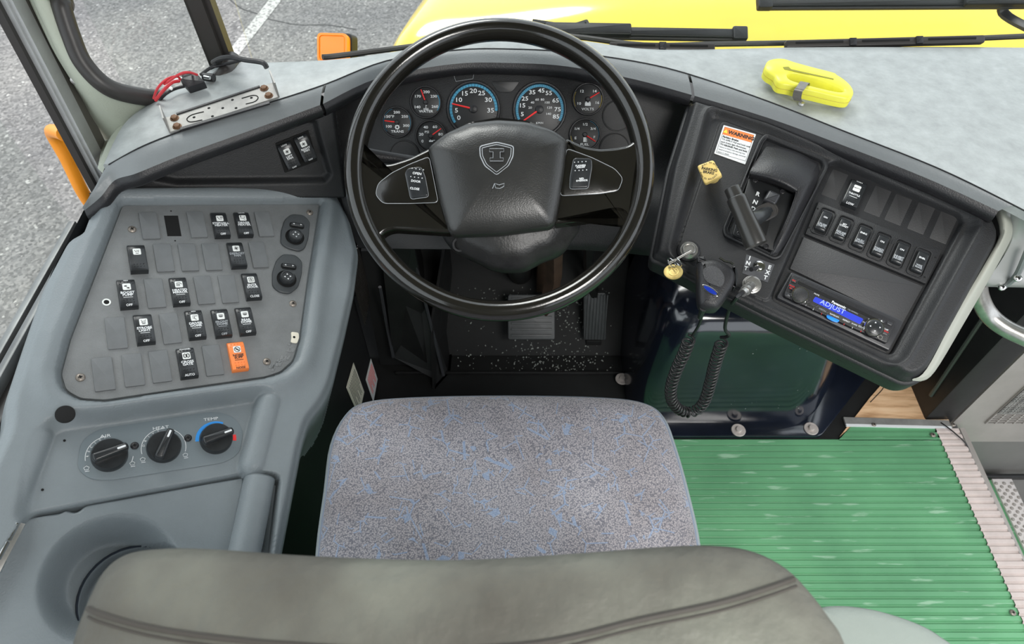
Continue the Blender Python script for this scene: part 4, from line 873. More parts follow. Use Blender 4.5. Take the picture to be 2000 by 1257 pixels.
# warning sticker
wq = PR.ls([(1413.4, 244), (1476.7, 262), (1455.6, 320.8), (1394.8, 299.3)], .004)
wo = obj('warning_label', prism(rnd(wq, .001), .0030, .0040, .0001), m_white, rp, PR.M(), smooth=0)
u_ = Vector(wq[1]) - Vector(wq[0]); v_ = Vector(wq[3]) - Vector(wq[0]); P2 = lambda s, t_: Vector(wq[0]) + u_ * s + v_ * t_
hq = [P2(.05, .05), P2(.95, .05), P2(.95, .31), P2(.05, .31)]; obj('warning_header', prism([(p.x, p.y) for p in hq], .0040, .0043, .00005), mat('sticker_orange', (.85, .22, .05), .45), wo, PR.M(), smooth=0)
wrot = math.atan2(u_.y, u_.x)
def wt(s, size, x, y, al='LEFT', b=.00005, **k): p = P2(x, y); return text(s, size, m_print, wo, PR.M(p.x, p.y, .0044, wrot), align=al, bold=b, ext=.00005, **k)
wt('WARNING', .0085, .2, .185, b=.0004); obj('warning_triangle', prism([(-.0035, -.003), (.0035, -.003), (0, .0035)], 0, .0002, .00005), m_yel, wo, PR.M(*P2(.12, .185), .0044, wrot), smooth=0)
for i, (s, sz, b_) in enumerate((('Parking Brake:', .0045, .00015), ('TO APPLY: Pull and hold until', .0037, .00005), ('park brake light illuminates.', .0037, .00005), ('TO RELEASE: Push and hold.', .0037, .00012), ('Failure to follow this warning may', .0030, 0), ('result in property damage, personal', .0030, 0), ('injury or death.', .0030, 0))): wt(s, sz, .08, .38 + i * .088, b=b_)
bd = [P2(.05, .05), P2(.95, .05), P2(.95, .95), P2(.05, .95)]; obj('label_border', tube([(p.x, p.y, .0042) for p in bd], .0003, 4, True), m_print, wo, PR.M(), smooth=0)
# parking brake knob
kf = Fr(PR.at(1387, 338, .045), (-.35, -.55, .76), PR.at(1400, 330, .045) - PR.at(1376, 318, .045)); 
kf = Fr(kf.O, kf.N, kf.at(1412, 344) - kf.at(1372, 352))
kq = rnd(kf.ls([(1361, 324), (1393, 312), (1411, 343), (1376, 360)]), .004, 3)
kb = obj('parking_brake_knob', prism(kq, -.010, .003, .003, 3), m_knob, rp, kf.M(), label='cream yellow square parking brake knob')
kc = Vector((sum(p[0] for p in kq) / len(kq), sum(p[1] for p in kq) / len(kq)))
kr = math.atan2((Vector(kf.l(1411, 343)) - Vector(kf.l(1379, 360))).y, (Vector(kf.l(1411, 343)) - Vector(kf.l(1379, 360))).x)
text('PARKING\nBRAKE', .0056, m_print, kb, kf.M(kc.x, kc.y, .0032, R(-22)), bold=.00015)
def arctext(s, size, m, parent, M, r, a0, da, flip=False):
    for i, ch in enumerate(s):
        if ch == ' ': continue
        a = R(a0 + da * i); text(ch, size, m, parent, M @ Matrix.Rotation(a - math.pi / 2 + (math.pi if flip else 0), 4, 'Z') @ T(0, r * (-1 if flip else 1), 0))
arctext('PULL TO APPLY', .0036, m_print, kb, kf.M(kc.x, kc.y, .0032, R(-20)), .0125, 150, -10)
arctext('PUSH TO RELEASE', .0036, m_print, kb, kf.M(kc.x, kc.y, .0032, R(-20)), .0125, 200, 10, True)
obj('knob_stem', lathe([(.011, -.045), (.012, -.02), (.011, -.008)], 20), m_knob, kb, kf.M(kc.x + .002, kc.y + .002, 0))
# shifter pod
po_ = rnd(PR.ls([(1493, 264), (1610, 312), (1617, 330), (1524, 507), (1510, 512), (1412, 465), (1409, 450), (1480, 278)]), .010, 4)
pi_ = inset(po_, .006)
sh_ = obj('shifter_bezel', rings([[(x, y, 0) for x, y in po_], [(x, y, .0085) for x, y in inset(po_, .001)], [(x, y, .0095) for x, y in inset(po_, .003)], [(x, y, .0065) for x, y in pi_], [(x, y, .0085) for x, y in inset(pi_, .002)], [(x, y, -.001) for x, y in inset(pi_, .004)]], False, True), m_panel, rp, PR.M(), smooth=40)
# hood above the gate
h0 = [PR.at(x, y, h) for x, y, h in ((1500, 282, .006), (1530, 288, .008), (1565, 300, .008), (1597, 318, .006))]
h1 = [PR.at(x, y, h) for x, y, h in ((1480, 310, .022), (1512, 312, .030), (1550, 326, .030), (1582, 345, .022))]
h2 = [PR.at(x, y, h) for x, y, h in ((1466, 332, .030), (1500, 340, .036), (1535, 354, .036), (1560, 366, .030))]
h3 = [PR.at(x, y, h) for x, y, h in ((1464, 342, .026), (1498, 350, .030), (1533, 363, .030), (1556, 376, .026))]
h4 = [PR.at(x, y, h) for x, y, h in ((1464, 348, .010), (1498, 356, .012), (1533, 369, .012), (1554, 380, .010))]
obj('shifter_hood', thick(grid([h0, h1, h2, h3, h4], 5, 4), (.0005, .002, -.003)), m_black, sh_, smooth=60)
gs = [[PR.at(x, y, h) for x, y, h in ((1597, 318, .005), (1600, 345, .006), (1575, 400, .006), (1540, 470, .006), (1522, 500, .004))], [PR.at(x, y, h) for x, y, h in ((1582, 345, .022), (1580, 362, .024), (1558, 410, .022), (1530, 468, .018), (1514, 496, .008))], [PR.at(x, y, h) for x, y, h in ((1560, 366, .030), (1560, 375, .029), (1546, 415, .025), (1524, 465, .020), (1508, 496, .009))], [PR.at(x, y, h) for x, y, h in ((1556, 376, .026), (1555, 382, .026), (1542, 417, .022), (1520, 464, .017), (1504, 494, .006))]]
obj('hood_side', thick(grid(gs, 4, 3), (-.002, 0, -.002)), m_black, sh_, smooth=60)
gp = rnd(PR.ls([(1463, 346), (1552, 380), (1516, 492), (1430, 458)], .012), .004)
gt = obj('shift_gate', prism(gp, .0, .012, .0015), m_gface, sh_, PR.M())
for (px, py) in ((1475, 352), (1528, 374), (1444, 456), (1496, 481)): obj('screw', lathe([(.0042, .0), (.004, .0012), (.0032, .0016), (.003, .0006), (0, .0006)], 14), m_black, gt, PR.Mp(px, py, .012))
sl_ = PR.ls([(1495, 374), (1516, 380), (1496, 462), (1476, 455)], .012); obj('gate_slot', prism(rnd(sl_, .003), .0119, .0125, .0002), m_dark, gt, PR.M())
for ch, px, py in (('R', 1480, 379), ('N', 1475, 395), ('D', 1471, 408)): text(ch, .0095, m_white, gt, PR.Mp(px, py, .0127, R(4)), bold=.0003)
obj('slot_boot', xf(prism(rect(.019, .020, .004), 0, .014, .004, 3), I4), m_frame, gt, PR.Mp(1505, 392, .012, R(-3)))
lv = thing('shift_lever', 'black cylindrical gear shift lever with stepped tip standing over the gate', 'gear shift', PR.at(1500, 420, .013))
ha, hb_ = PR.at(1438, 387, .074), PR.at(1478, 480, .062); hd = (hb_ - ha).normalized()
fr = Fr(ha, hd, (1, 0, 0)); HL = (hb_ - ha).length
obj('handle', lathe([(.0, -.0165), (.0108, -.0165), (.0112, -.0155), (.0112, -.001), (.0132, -.001), (.0138, .0005), (.0140, .004), (.0138, HL * .3), (.0150, HL * .6), (.0160, HL - .004), (.0155, HL - .001), (.0, HL)], 32), mat('lever_black', (.028, .027, .025), .28, ior=1.6), lv, fr.M())
obj('tip_ring', xf(tube([(.0122 * math.cos(a), .0122 * math.sin(a), -.0008) for a in np.linspace(0, 6.283, 33)[:-1]], .0006, 5, True), I4), m_whitedim, lv, fr.M())
obj('lever_arm', tube([PR.at(1506, 410, .008), PR.at(1497, 415, .035), PR.at(1478, 425, .062), ha + hd * HL * .45], [.009, .009, .011, .012], 14), m_switch, lv)
obj('arm_boot', join(*[xf(lathe([(.012, -.0015), (.0132, 0), (.012, .0015)], 16, True, True), Fr(PR.at(1503 - 4 * i, 410 + 2 * i, .022 + .006 * i), NR, (1, 0, 0)).M()) for i in range(4)]), m_seal, lv)
# upper switch bank
me_rblank = mesh('blank_cover', prism(rect(.0242, .0475, .0015), 0, .0022, .0007), m_panel if False else mat('blank_charcoal', (.034, .034, .035), .5, bump=.15, bscale=500), 35)
for (px, py) in ((1631, 359), (1715, 391.7), (1755.5, 408), (1800, 425), (1844, 443.5)): put(bpy.data.objects.new('blank_cover', me_rblank), rp, PR.Mp(px, py, -.008) @ Matrix.Translation((0, 0, -.004)))
M = PR.Mp(1670, 376, -.002) @ Matrix.Translation((0, 0, -.010)); o = rocker(rp, M, None, 'LOW', 'HIGH', None, dots=1, bar=True, label='rocker switch lettered THROTTLE with white window')
put(bpy.data.objects.new('symbol_window', me_win), o, onrock(M, 0, .008)); text('THROTTLE', .0042, m_white, o, onrock(M, 0, -.003), bold=.0001, sx=.8); text('THROTTLE', .0024, m_print, o, onrock(M, 0, .008, .0009))
# lower rocker strip
rsp = rnd(PR.ls([(1599, 393), (1841, 487), (1809, 554), (1573, 456)], -.003), .001)
rstrip = obj('rocker_strip', prism(rsp, -.016, -.003, .001), m_panel, rp, PR.M())
me_rf = mesh('rocker_frame', ringplate(rect(.0235, .0465, .006), rect(.0205, .0435, .005), 0, .0016), m_panel, 40)
vfr, TOP2 = rocker_mesh(.0150, .0345, .007, dots=())
me_r2 = mesh('rocker_switch', vfr, m_switch, 40); fixn(me_r2)
me_pk = mesh('rocker_pocket', prism(rect(.0165, .0365, .004), 0, .0004, .0001), m_dark, 0)
for (px, py, up1, dn1) in ((1608, 432.4, 'ON', 'CRUISE\nTHRTL'), (1644.4, 448, 'SET\nCOAST', 'RESUME\nACCEL'), (1682, 463.5, 'ENRG', 'MUD/\nSNOW'), (1718.3, 480, 'ON', 'PARKD\nREGEN'), (1756.6, 495.5, 'ON', 'INHIBIT\nREGEN'), (1795.9, 512, 'ENBL', 'WIG\nWAG')):
    M = PR.Mp(px, py, -.002) @ Matrix.Translation((0, 0, -.001)); f_ = put(bpy.data.objects.new('rocker_frame', me_rf), rp, M); put(bpy.data.objects.new('rocker_pocket', me_pk), f_, M)
    r_ = put(bpy.data.objects.new('rocker_switch', me_r2), rp, M); r_['label'] = 'small rocker lettered ' + dn1.replace('\n', ' ')
    obj('indicator_slit', box((0, 0, 0), (.009, .0006, .0004)), m_whitedim, r_, M @ T(0, .0115, .0052), smooth=0)
    text(up1, .0038, m_white, r_, M @ T(0, .005, .0060), bold=.00008, line=.8); text(dn1, .0040, m_whitedim, r_, M @ T(0, -.0095, .0070), bold=.00015, line=.8)
for (px, py) in ((1597, 407), (1580, 444), (1827, 502), (1806, 541)): obj('pin_hole', prism(circ(.0013, 10), 0, .0004, .0001), m_dark, rstrip, PR.Mp(px, py, -.003))
obj('blank_pocket_cover', prism(rnd(PR.ls([(1570, 462), (1803, 559), (1764, 630), (1543, 524)], -.004), .001), -.016, -.004, .001), mat('cover_charcoal', (.036, .036, .038), .5, bump=.2, bscale=600), rp, PR.M())
# INT/EXT toggle, connector
tb = obj('toggle_label', prism(PR.ls([(1458, 496), (1513, 516), (1499.6, 551), (1450, 533)], .004), .0028, .0036, .0001), mat('label_grey', (.07, .072, .078), .5), rp, PR.M(), smooth=0)
for s, pts in (('INT', ((1464, 504), (1461, 514), (1457, 524))), ('EXT', ((1503, 522), (1499, 532), (1495, 542)))):
    for ch, (px, py) in zip(s, pts): text(ch, .0085, m_white, tb, PR.Mp(px, py, .0038, R(8)), bold=.0003)
tg = obj('toggle_switch', join(lathe([(.0085, 0), (.0085, .003), (.006, .0035), (.006, .007), (.0045, .0075), (.0, .0075)], 20)), m_chrome, rp, PR.Mp(1482, 521, .004))
obj('toggle_bat', tube([PR.at(1482, 521, .011), PR.at(1474, 524, .018), PR.at(1467, 526, .024)], [.0022, .003, .0034], 10), m_black, tg)
hexp = circ(.0125, 6)
cn = obj('microphone_socket', join(prism(circ(.0138, 24), 0, .002, .0005), prism(hexp, .002, .006, .001), lathe([(.008, .006), (.008, .011)], 24)), m_steel, rp, PR.Mp(1468, 556, .003), label='silver threaded microphone socket')
# radio
rad = thing('car_radio', 'black car radio with a blue lit display reading ADJUST', 'radio', PR.at(1640, 605, -.012))
rq = rnd(PR.ls([(1546, 530), (1767, 626), (1738, 684), (1517, 580)], .0), .003)
obj('radio_frame', prism(rq, -.016, -.001, .002), m_frame, rad, PR.M())
PRr = Fr(PR.at(1640, 605, .0), NR, PR.at(1767, 626, 0) - PR.at(1546, 530, 0))
def RL(cx_, cy_): return (1500 + cx_ / 6.617, 510 + cy_ / 6.617)   # from the zoomed crop of the radio
fq = rnd(PRr.ls([RL(315, 165), RL(1660, 775), RL(1540, 1065), RL(195, 450)], .005), .004)
fc_ = obj('face', prism(fq, -.004, .006, .0015), m_black, rad, PRr.M())
obj('disc_slot', prism(rnd(PRr.ls([RL(390, 250), RL(1400, 735), RL(1385, 765), RL(382, 290)], .006), .001), .0055, .0063, .0002), m_dark, fc_, PRr.M(), smooth=0)
dq = rnd(PRr.ls([RL(612, 455), RL(1235, 745), RL(1190, 815), RL(575, 515)], .0065), .002); dp_ = obj('display', prism(dq, .0055, .0068, .0003), m_disp, fc_, PRr.M(), smooth=0)
drot = math.atan2((Vector(PRr.l(*RL(1235, 745))) - Vector(PRr.l(*RL(612, 455)))).y, (Vector(PRr.l(*RL(1235, 745))) - Vector(PRr.l(*RL(612, 455)))).x)
text('ADJUST', .0100, m_dispink, dp_, PRr.Mp(*RL(835, 590), .0070, drot), sx=1.05)
text('Panasonic', .0052, m_white, fc_, PRr.Mp(*RL(915, 563), .0064, drot), bold=.00015); text('CQ-CB9900U', .0026, m_whitedim, fc_, PRr.Mp(*RL(1095, 650), .0064, drot))
def rk(cx_, cy_, r1, name, m_in):
    M_ = PRr.Mp(*RL(cx_, cy_), .006); o_ = obj(name, lathe([(r1, 0), (r1, .005), (r1 * .95, .0065), (r1 * .8, .0068)], 32), m_chrome, rad, M_); obj('knob_face', lathe([(r1 * .84, .004), (r1 * .82, .0075), (r1 * .7, .0085), (0, .0088)], 32), m_in, o_, M_); return o_, M_
rk(405, 448, .0125, 'volume_knob', m_panel); o_, M_ = rk(1357, 868, .0135, 'selector_ring', m_switch)
for k in range(4): a = k * math.pi / 2; obj('arrow', xf(prism([(.0075, 0), (.0055, .0013), (.0055, -.0013)], .0085, .0092, .0001), Matrix.Rotation(a + .3, 4, 'Z')), m_white, o_, M_, smooth=0)
obj('chrome_arc', tube(cr([PRr.at(*RL(x, y), .0066) for x, y in ((460, 518), (620, 610), (850, 722), (1050, 815), (1250, 890))], 6), .0011, 6), m_chrome, fc_)
obj('blue_button', prism(rnd(PRr.ls([RL(755, 695), RL(925, 765), RL(900, 792), RL(835, 775), RL(760, 730)], .006), .002), .0055, .0068, .0004), m_btn, fc_, PRr.M())
for pts in ([(312, 225), (372, 250), (358, 282), (298, 262)], [(285, 290), (350, 318), (318, 378), (268, 350)], [(225, 395), (300, 425), (285, 470), (210, 445)], [(1425, 738), (1520, 778), (1490, 800), (1410, 775)], [(1545, 775), (1610, 800), (1595, 835), (1530, 810)], [(1470, 850), (1570, 880), (1540, 960), (1450, 930)]):
    b_ = obj('button', prism(rnd(PRr.ls([RL(*p) for p in pts], .006), .0015), .0055, .0075, .0006), m_frame, fc_, PRr.M())
for s, x, y, m_ in (('SRC', 335, 250, m_red), ('BAND', 310, 322, m_red), ('AF', 290, 348, m_red), ('—', 268, 437, m_white), ('▲', 1467, 770, m_white), ('DISP', 1527, 882, m_white), ('MENU', 1520, 905, m_red), ('1', 490, 568, m_white), ('2', 585, 622, m_white), ('3', 690, 680, m_red), ('4', 980, 815, m_red), ('5', 1090, 860, m_white), ('6', 1200, 905, m_red), ('MUTE', 628, 430, m_white), ('SCROLL', 705, 628, m_whitedim), ('RANDOM', 857, 700, m_white), ('REPEAT', 1010, 770, m_white), ('SCAN', 1115, 815, m_white), ('SOUND', 1215, 855, m_white), ('TUNE', 1325, 760, m_white), ('TRACK', 1262, 800, m_white)):
    text(s, .0030, m_, fc_, PRr.Mp(*RL(x, y), .0077 if x < 360 or x > 1400 else .0064, drot))
obj('jack_socket', join(ringplate(circ(.0035, 16), circ(.0022, 16), .0058, .0072)), m_steel, fc_, PRr.Mp(*RL(1425, 997), 0))
# ignition + key
ig = obj('ignition_lock', lathe([(.0138, 0), (.0138, .004), (.0125, .006), (.0115, .006), (.0105, .009), (.009, .0105), (.0075, .0105), (.0073, .0085), (0, .0085)], 32), m_steel, rp, PR.Mp(1345, 490, .008), label='round silver ignition lock')
obj('lock_collar', lathe([(.0175, 0), (.017, .004), (.0145, .006)], 30), m_black, rp, PR.Mp(1345, 491, .002))
ky = thing('ignition_key', 'silver key on a ring with a round brass tag hanging from the ignition', 'key', PR.at(1345, 492, .017))
obj('key_blade', prism(rnd([(-.004, -.0010), (.036, -.0020), (.036, .0020), (-.004, .0010)], .0005), -.0008, .0008, .0003), m_steel, ky, Fr(PR.at(1346, 492, .020), NR, PR.at(1314, 508, .025) - PR.at(1346, 492, .020)).M())
def loop(c, n, r, tr, m_, nm, par): f_ = Fr(c, n, (0, 0, 1)); return obj(nm, xf(tube([(r * math.cos(a), r * math.sin(a) * 1.4, 0) for a in np.linspace(0, 6.283, 25)[:-1]], tr, 6, True), I4), m_, par, f_.M())
loop(PR.at(1312, 513, .024), (.8, .5, .1), .0065, .0008, m_chrome, 'split_ring', ky); loop(PR.at(1325, 512, .023), (.8, .5, .1), .0055, .0008, m_chrome, 'split_ring', ky)
tf = Fr(PR.at(1315, 531, .018), (-.15, -.05, .98), (1, .3, .1)); tgd = obj('brass_tag', join(prism(circ(.0142, 32), -.0006, .0008, .0004), ringplate(circ(.0075, 24), circ(.0064, 24), .0008, .0014)), m_brass, ky, tf.M())
# microphone
mc = thing('microphone', 'black hand microphone with grille and blue oval badge below the ignition', 'microphone', PR.at(1400, 570, .02))
mo = PR.ls([(1362, 512), (1372, 505), (1398, 503), (1425, 515), (1437, 530), (1437, 548), (1425, 572), (1408, 596), (1396, 603), (1374, 600), (1363, 588), (1361, 550)], .045)
mo = [(v.x, v.y) for v in cr([(x, y, 0) for x, y in mo], 3, True)]; mo = ccw(mo)
obj('microphone_shell', rings([[(x, y, .012) for x, y in inset(mo, .006)], [(x, y, .018) for x, y in inset(mo, .0015)], [(x, y, .030) for x, y in mo], [(x, y, .040) for x, y in inset(mo, .0012)], [(x, y, .046) for x, y in inset(mo, .005)], [(x, y, .048) for x, y in inset(mo, .011)]], True, True), m_black, mc, PR.M(), smooth=70)
obj('mic_clip', prism(rnd(PR.ls([(1362, 502), (1376, 501), (1380, 512), (1362, 512)], .04), .001), .030, .043, .002), m_black, mc, PR.M())
obj('hook_clip', tube(cr([PR.at(x, y, .030) for x, y in ((1405, 503), (1410, 506), (1414, 509), (1420, 511), (1426, 512), (1432, 516))], 4), .0016, 6), m_chrome, mc)
obj('talk_button', prism(rnd(PR.ls([(1430, 520), (1440, 528), (1441, 555), (1432, 566)], .03), .003), .022, .036, .003), m_switch, mc, PR.M())
gq = cr([(*PR.l(x, y, .048), 0) for x, y in ((1372, 530), (1380, 521), (1392, 519), (1405, 525), (1414, 538), (1414, 552), (1408, 560), (1395, 557), (1378, 548))], 4, True)
obj('grille', prism([(v.x, v.y) for v in gq], .046, .0492, .001), m_mesh, mc, PR.M())
bM = PR.Mp(1387, 567, .049, R(-10)); obj('badge_rim', prism(circ(.0135, 28, ry=.0048), -.002, .0008, .0004), m_chrome, mc, bM); obj('badge', prism(circ(.0108, 28, ry=.0032), .0005, .0013, .0003), mat('badge_blue', (.01, .03, .28), .2), mc, bM)
mz = PR.at(1374, 601, .034); e1 = Yp(1352, 655, .70); 
obj('strain_relief', tube([mz, mz * .7 + e1 * .3], [.0055, .0035], 10), m_black, mc)
obj('cord', tube(cr([mz, (mz + e1) / 2 + Vector((.004, 0, 0)), e1], 6), .0022, 8), m_black, mc)
path = [Yp(x, y, yy) for x, y, yy in ((1346, 662, .70), (1336, 690, .70), (1322, 720, .70), (1311, 755, .70), (1312, 780, .70), (1325, 798, .705), (1345, 805, .71), (1365, 797, .71), (1378, 778, .71), (1388, 745, .71), (1398, 705, .705), (1410, 668, .70))]
pp_ = cr(path, 14); turns = 46; n_ = turns * 12; cum = [0]
for a, b in zip(pp_, pp_[1:]): cum.append(cum[-1] + (b - a).length)
hx = []
for i in range(n_ + 1):
    s = cum[-1] * i / n_; k = max(j for j in range(len(cum)) if cum[j] <= s + 1e-9); k = min(k, len(pp_) - 2); f = (s - cum[k]) / max(1e-9, cum[k + 1] - cum[k]); p = pp_[k].lerp(pp_[k + 1], f); t_ = (pp_[k + 1] - pp_[k]).normalized()
    n0 = Vector((0, 1, 0)); n0 = (n0 - t_ * n0.dot(t_)).normalized(); b0 = t_.cross(n0); a = 2 * math.pi * turns * i / n_; hx.append(p + n0 * .0098 * math.cos(a) + b0 * .0098 * math.sin(a))
obj('coiled_cord', tube(hx, .0022, 6), mat('cord_black', (.02, .02, .021), .3), mc, smooth=80)
ce = [hx[-1], Yp(1424, 655, .70), Yp(1416, 640, .70), Yp(1424, 605, .69), PR.at(1438, 582, .035), PR.at(1452, 570, .03)]
obj('cord', tube(cr(ce, 6), .0030, 8), m_black, mc)
obj('plug', join(tube([PR.at(1450, 572, .03), PR.at(1456, 567, .026)], .0060, 14), tube([PR.at(1456, 567, .026), PR.at(1459, 564, .023)], .0078, 14), tube([PR.at(1460, 563, .022), PR.at(1467, 557, .012)], .0068, 14)), m_steel, mc)

# right door-side dash end
de = thing('dash_end_cover', 'pale grey rounded cover at the right end of the dashboard', 'cover', PR.at(1980, 480, -.1))
c0 = [Z(1968, 388, .755), Z(1985, 300, .78), Z(2060, 290, .78)]
rowsE = [[Z(1975, 395, .768), Z(2060, 432, .762), Z(2160, 470, .76)], [Z(1988, 415, .755), Z(2060, 450, .75), Z(2160, 490, .75)], [Z(1976, 470, .70), Z(2060, 485, .69), Z(2160, 520, .69)], [Z(1948, 520, .65), Z(2050, 530, .64), Z(2160, 545, .64)], [Z(1922, 553, .62), Z(2040, 556, .62), Z(2160, 560, .62)], [Z(1930, 560, .59), Z(2040, 562, .59), Z(2160, 564, .59)]]
obj('cover_skin', thick(grid(rowsE, 5, 5), (0, .01, -.01)), mat('cover_grey', (.36, .365, .36), .42, .1), de, smooth=60)
obj('band', tube(cr([Z(2008, 487, .70), Z(1985, 538, .645), Z(1960, 560, .61)], 5), .0045, 8), m_lip, de)
for (x, y, z) in ((1988, 543, .64), (1957, 560, .61)): screw(de, Fr(Z(x, y, z + .006), (-.2, -.6, .77), (1, 0, 0)).M(), m_chrome, .006)
gr = obj('grab_rail', tube(cr([Z(1908, 552, .60), Z(1913, 580, .56), Z(1930, 612, .53), Z(1960, 638, .52), Z(2010, 662, .52), Z(2080, 690, .52)], 8), .0145, 16), m_steel); tag(gr, 'curved brushed steel grab rail at the right edge by the step', 'grab rail')

# =================================================================== THINGS ON THE DASH
bk = thing('radio_bracket', 'galvanised U bracket screwed to the left dash top with rusty bolts', 'bracket', Z(430, 225, .79))
bf = Fr(Z(431, 212, .793), (0, -.08, 1), Z(543, 190, .793) - Z(331, 259, .793))
bq = bf.ls([(331, 260), (544, 191), (533, 163), (322, 232)]); bp_ = obj('base_strip', prism(bq, -.001, .002, .0004), m_galv, bk, bf.M(), smooth=20)
for p0, p1 in (((331, 260), (322, 232)), ((544, 191), (533, 163))):
    a, b = bf.at(*p0), bf.at(*p1); n_v = bf.X * .0022; up3 = Vector((0, 0, .026)); V = [a, b, b + up3 * .9, a + up3]; V += [v + n_v for v in V]; obj('side_ear', (V, [(0, 1, 2, 3), (7, 6, 5, 4), (0, 4, 5, 1), (1, 5, 6, 2), (2, 6, 7, 3), (3, 7, 4, 0)]), m_galv, bk, smooth=20)
obj('pressed_ridge', join(prism(bf.ls([(345, 224), (508, 170), (507, 167), (344, 221)], .003), .001, .004, .0005), prism(bf.ls([(352, 254), (527, 202), (526, 197), (351, 249)], .003), .001, .0035, .0005)), m_black, bk, bf.M(), smooth=20)
for (px, py) in ((341, 231), (346, 247), (516, 173), (525, 187)): obj('bolt', join(prism(circ(.0052, 6), 0, .004, .0006), prism(circ(.0068, 16), -.0005, .0008, .0002)), m_rust, bk, bf.Mp(px, py, .002))
for (px, py) in ((379, 229), (408, 211), (435, 211), (454, 195), (491, 191), (461, 211), (415, 227)): obj('hole', prism(circ(.0022, 12), 0, .0003, .0001), m_dark, bk, bf.Mp(px, py, .002))
for pts in ([(398, 218), (375, 224), (365, 232), (372, 238), (395, 234)], [(472, 192), (495, 186), (504, 190), (498, 198), (480, 203)]): obj('pressed_slot', tube(cr([bf.at(x, y, .0023) for x, y in pts], 5), .0008, 5), m_dark, bk)
wr = thing('wire_bundle', 'loose red and black wires with a black connector behind the bracket', 'wires', Z(350, 170, .78))
for i, pts in enumerate(([(300, 192, .80), (308, 172, .82), (325, 155, .825), (345, 149, .82), (352, 155, .81)], [(304, 196, .785), (316, 180, .80), (335, 162, .81), (350, 158, .805)], [(320, 165, .82), (350, 145, .83), (368, 141, .83), (385, 146, .815)], [(352, 146, .81), (362, 142, .825), (374, 142, .81)])): obj('red_wire', tube(cr([Z(*p) for p in pts], 6), .0019 if i != 1 else .0026, 7), m_wire, wr)
for i, pts in enumerate(([(312, 195, .78), (325, 182, .79), (345, 172, .79), (372, 166, .79)], [(392, 146, .79), (412, 132, .79), (428, 128, .79), (450, 123, .795), (470, 118, .80)], [(416, 122, .79), (432, 114, .81), (452, 112, .82), (480, 117, .82), (512, 122, .82), (521, 132, .815)])): obj('black_wire', tube(cr([Z(*p) for p in pts], 6), .0026 if i < 2 else .0042, 8), m_black, wr)
cf = Fr(Z(377, 162, .800), (.1, -.25, .95), Z(395, 170, .8) - Z(365, 176, .8)); obj('connector', join(prism(rnd(cf.ls([(352, 157), (385, 146), (402, 163), (368, 174)]), .002), -.010, .004, .0015), prism(rnd(cf.ls([(352, 143), (372, 138), (378, 148), (358, 156)]), .001), -.006, .002, .001)), m_black, wr, cf.M())
obj('plug_end', tube([Z(398, 150, .79), Z(418, 152, .79)], .0065, 12), m_black, wr); obj('plug_core', tube([Z(399, 150, .797), Z(410, 152, .797)], .003, 8), m_chrome, wr)
obj('paper_tag', join(prism(rnd(cf.ls([(319, 168), (324, 163), (338, 172), (335, 176)]), .001), -.001, .001, .0003), prism(rnd(cf.ls([(340, 155), (356, 151), (357, 154), (342, 160)]), .001), -.001, .001, .0003)), m_lens, wr, cf.M())

ct = thing('seat_belt_cutter', 'bright yellow plastic seat belt cutter clipped on the right dash top', 'belt cutter', Z(1575, 180, .795))
KF = Fr(Z(1575, 165, .805), (0, -.12, 1), (1, 0, 0))
def K(pts, h=0): return [(1200 + x / 2.5, y / 2.5) for x, y in pts]
ko = cr([(*KF.l(x, y), 0) for x, y in K([(727, 345), (742, 318), (775, 308), (820, 309), (870, 325), (960, 350), (1060, 376), (1078, 388), (1105, 405), (1140, 435), (1156, 465), (1150, 492), (1125, 503), (1060, 492), (960, 468), (900, 455), (850, 440), (805, 432), (785, 418), (772, 395), (745, 378), (730, 362)])], 3, True)
ki = cr([(*KF.l(x, y), 0) for x, y in K([(835, 392), (850, 380), (885, 382), (960, 402), (1050, 432), (1105, 460), (1100, 470), (1065, 468), (985, 450), (900, 428), (850, 412)])], 4, True)
def holed(po2, pi2, z0, z1, bv):
    bm = bmesh.new()
    def rg(p, z): vs2 = [bm.verts.new((v[0], v[1], z)) for v in p]; return vs2
    po2 = ccw(po2); pi2 = ccw(pi2)
    loops = [(rg(po2, z0), rg(po2, z1 - bv), rg(inset(po2, bv), z1)), (rg(pi2, z0), rg(pi2, z1 - bv), rg(inset(pi2, -bv), z1))]
    for lp in loops:
        for a, b in zip(lp, lp[1:]):
            for i in range(len(a)): bm.faces.new((a[i], a[(i + 1) % len(a)], b[(i + 1) % len(a)], b[i]))
    ed = []
    for lp in loops:
        for i in range(len(lp[2])): ed.append(bm.edges.get((lp[2][i], lp[2][(i + 1) % len(lp[2])])))
    bmesh.ops.triangle_fill(bm, edges=ed, use_beauty=True); bmesh.ops.recalc_face_normals(bm, faces=bm.faces); bm.verts.index_update()
    r = ([v.co.copy() for v in bm.verts], [tuple(v.index for v in f.verts) for f in bm.faces]); bm.free(); return r
obj('cutter_body', holed([(v.x, v.y) for v in ko], [(v.x, v.y) for v in ki], -.009, .010, .0025), m_yel, ct, KF.M(), smooth=50)
obj('cutter_slit', prism(rnd([KF.l(x, y, .01) for x, y in K([(822, 328), (850, 326), (862, 338), (1070, 384), (1070, 390), (850, 344), (830, 340)])], .001), .0098, .0105, .0002), mat('slit_shadow_olive', (.25, .24, .02), .6), ct, KF.M(), smooth=0)
obj('body_seam', tube([KF.M() @ Vector((v.x, v.y, .0)) for v in [Vector((*p, 0)) for p in inset(ccw([(v.x, v.y) for v in ko]), -.0002)]], .0004, 4, True), m_gold, ct)
m_clip = mat('clip_steel', (.22, .21, .195), .4, .5, var=.25, vscale=70)
cl = thing('spring_clip', 'grey steel spring clip gripping the yellow belt cutter', 'clip', Z(1560, 195, .79))
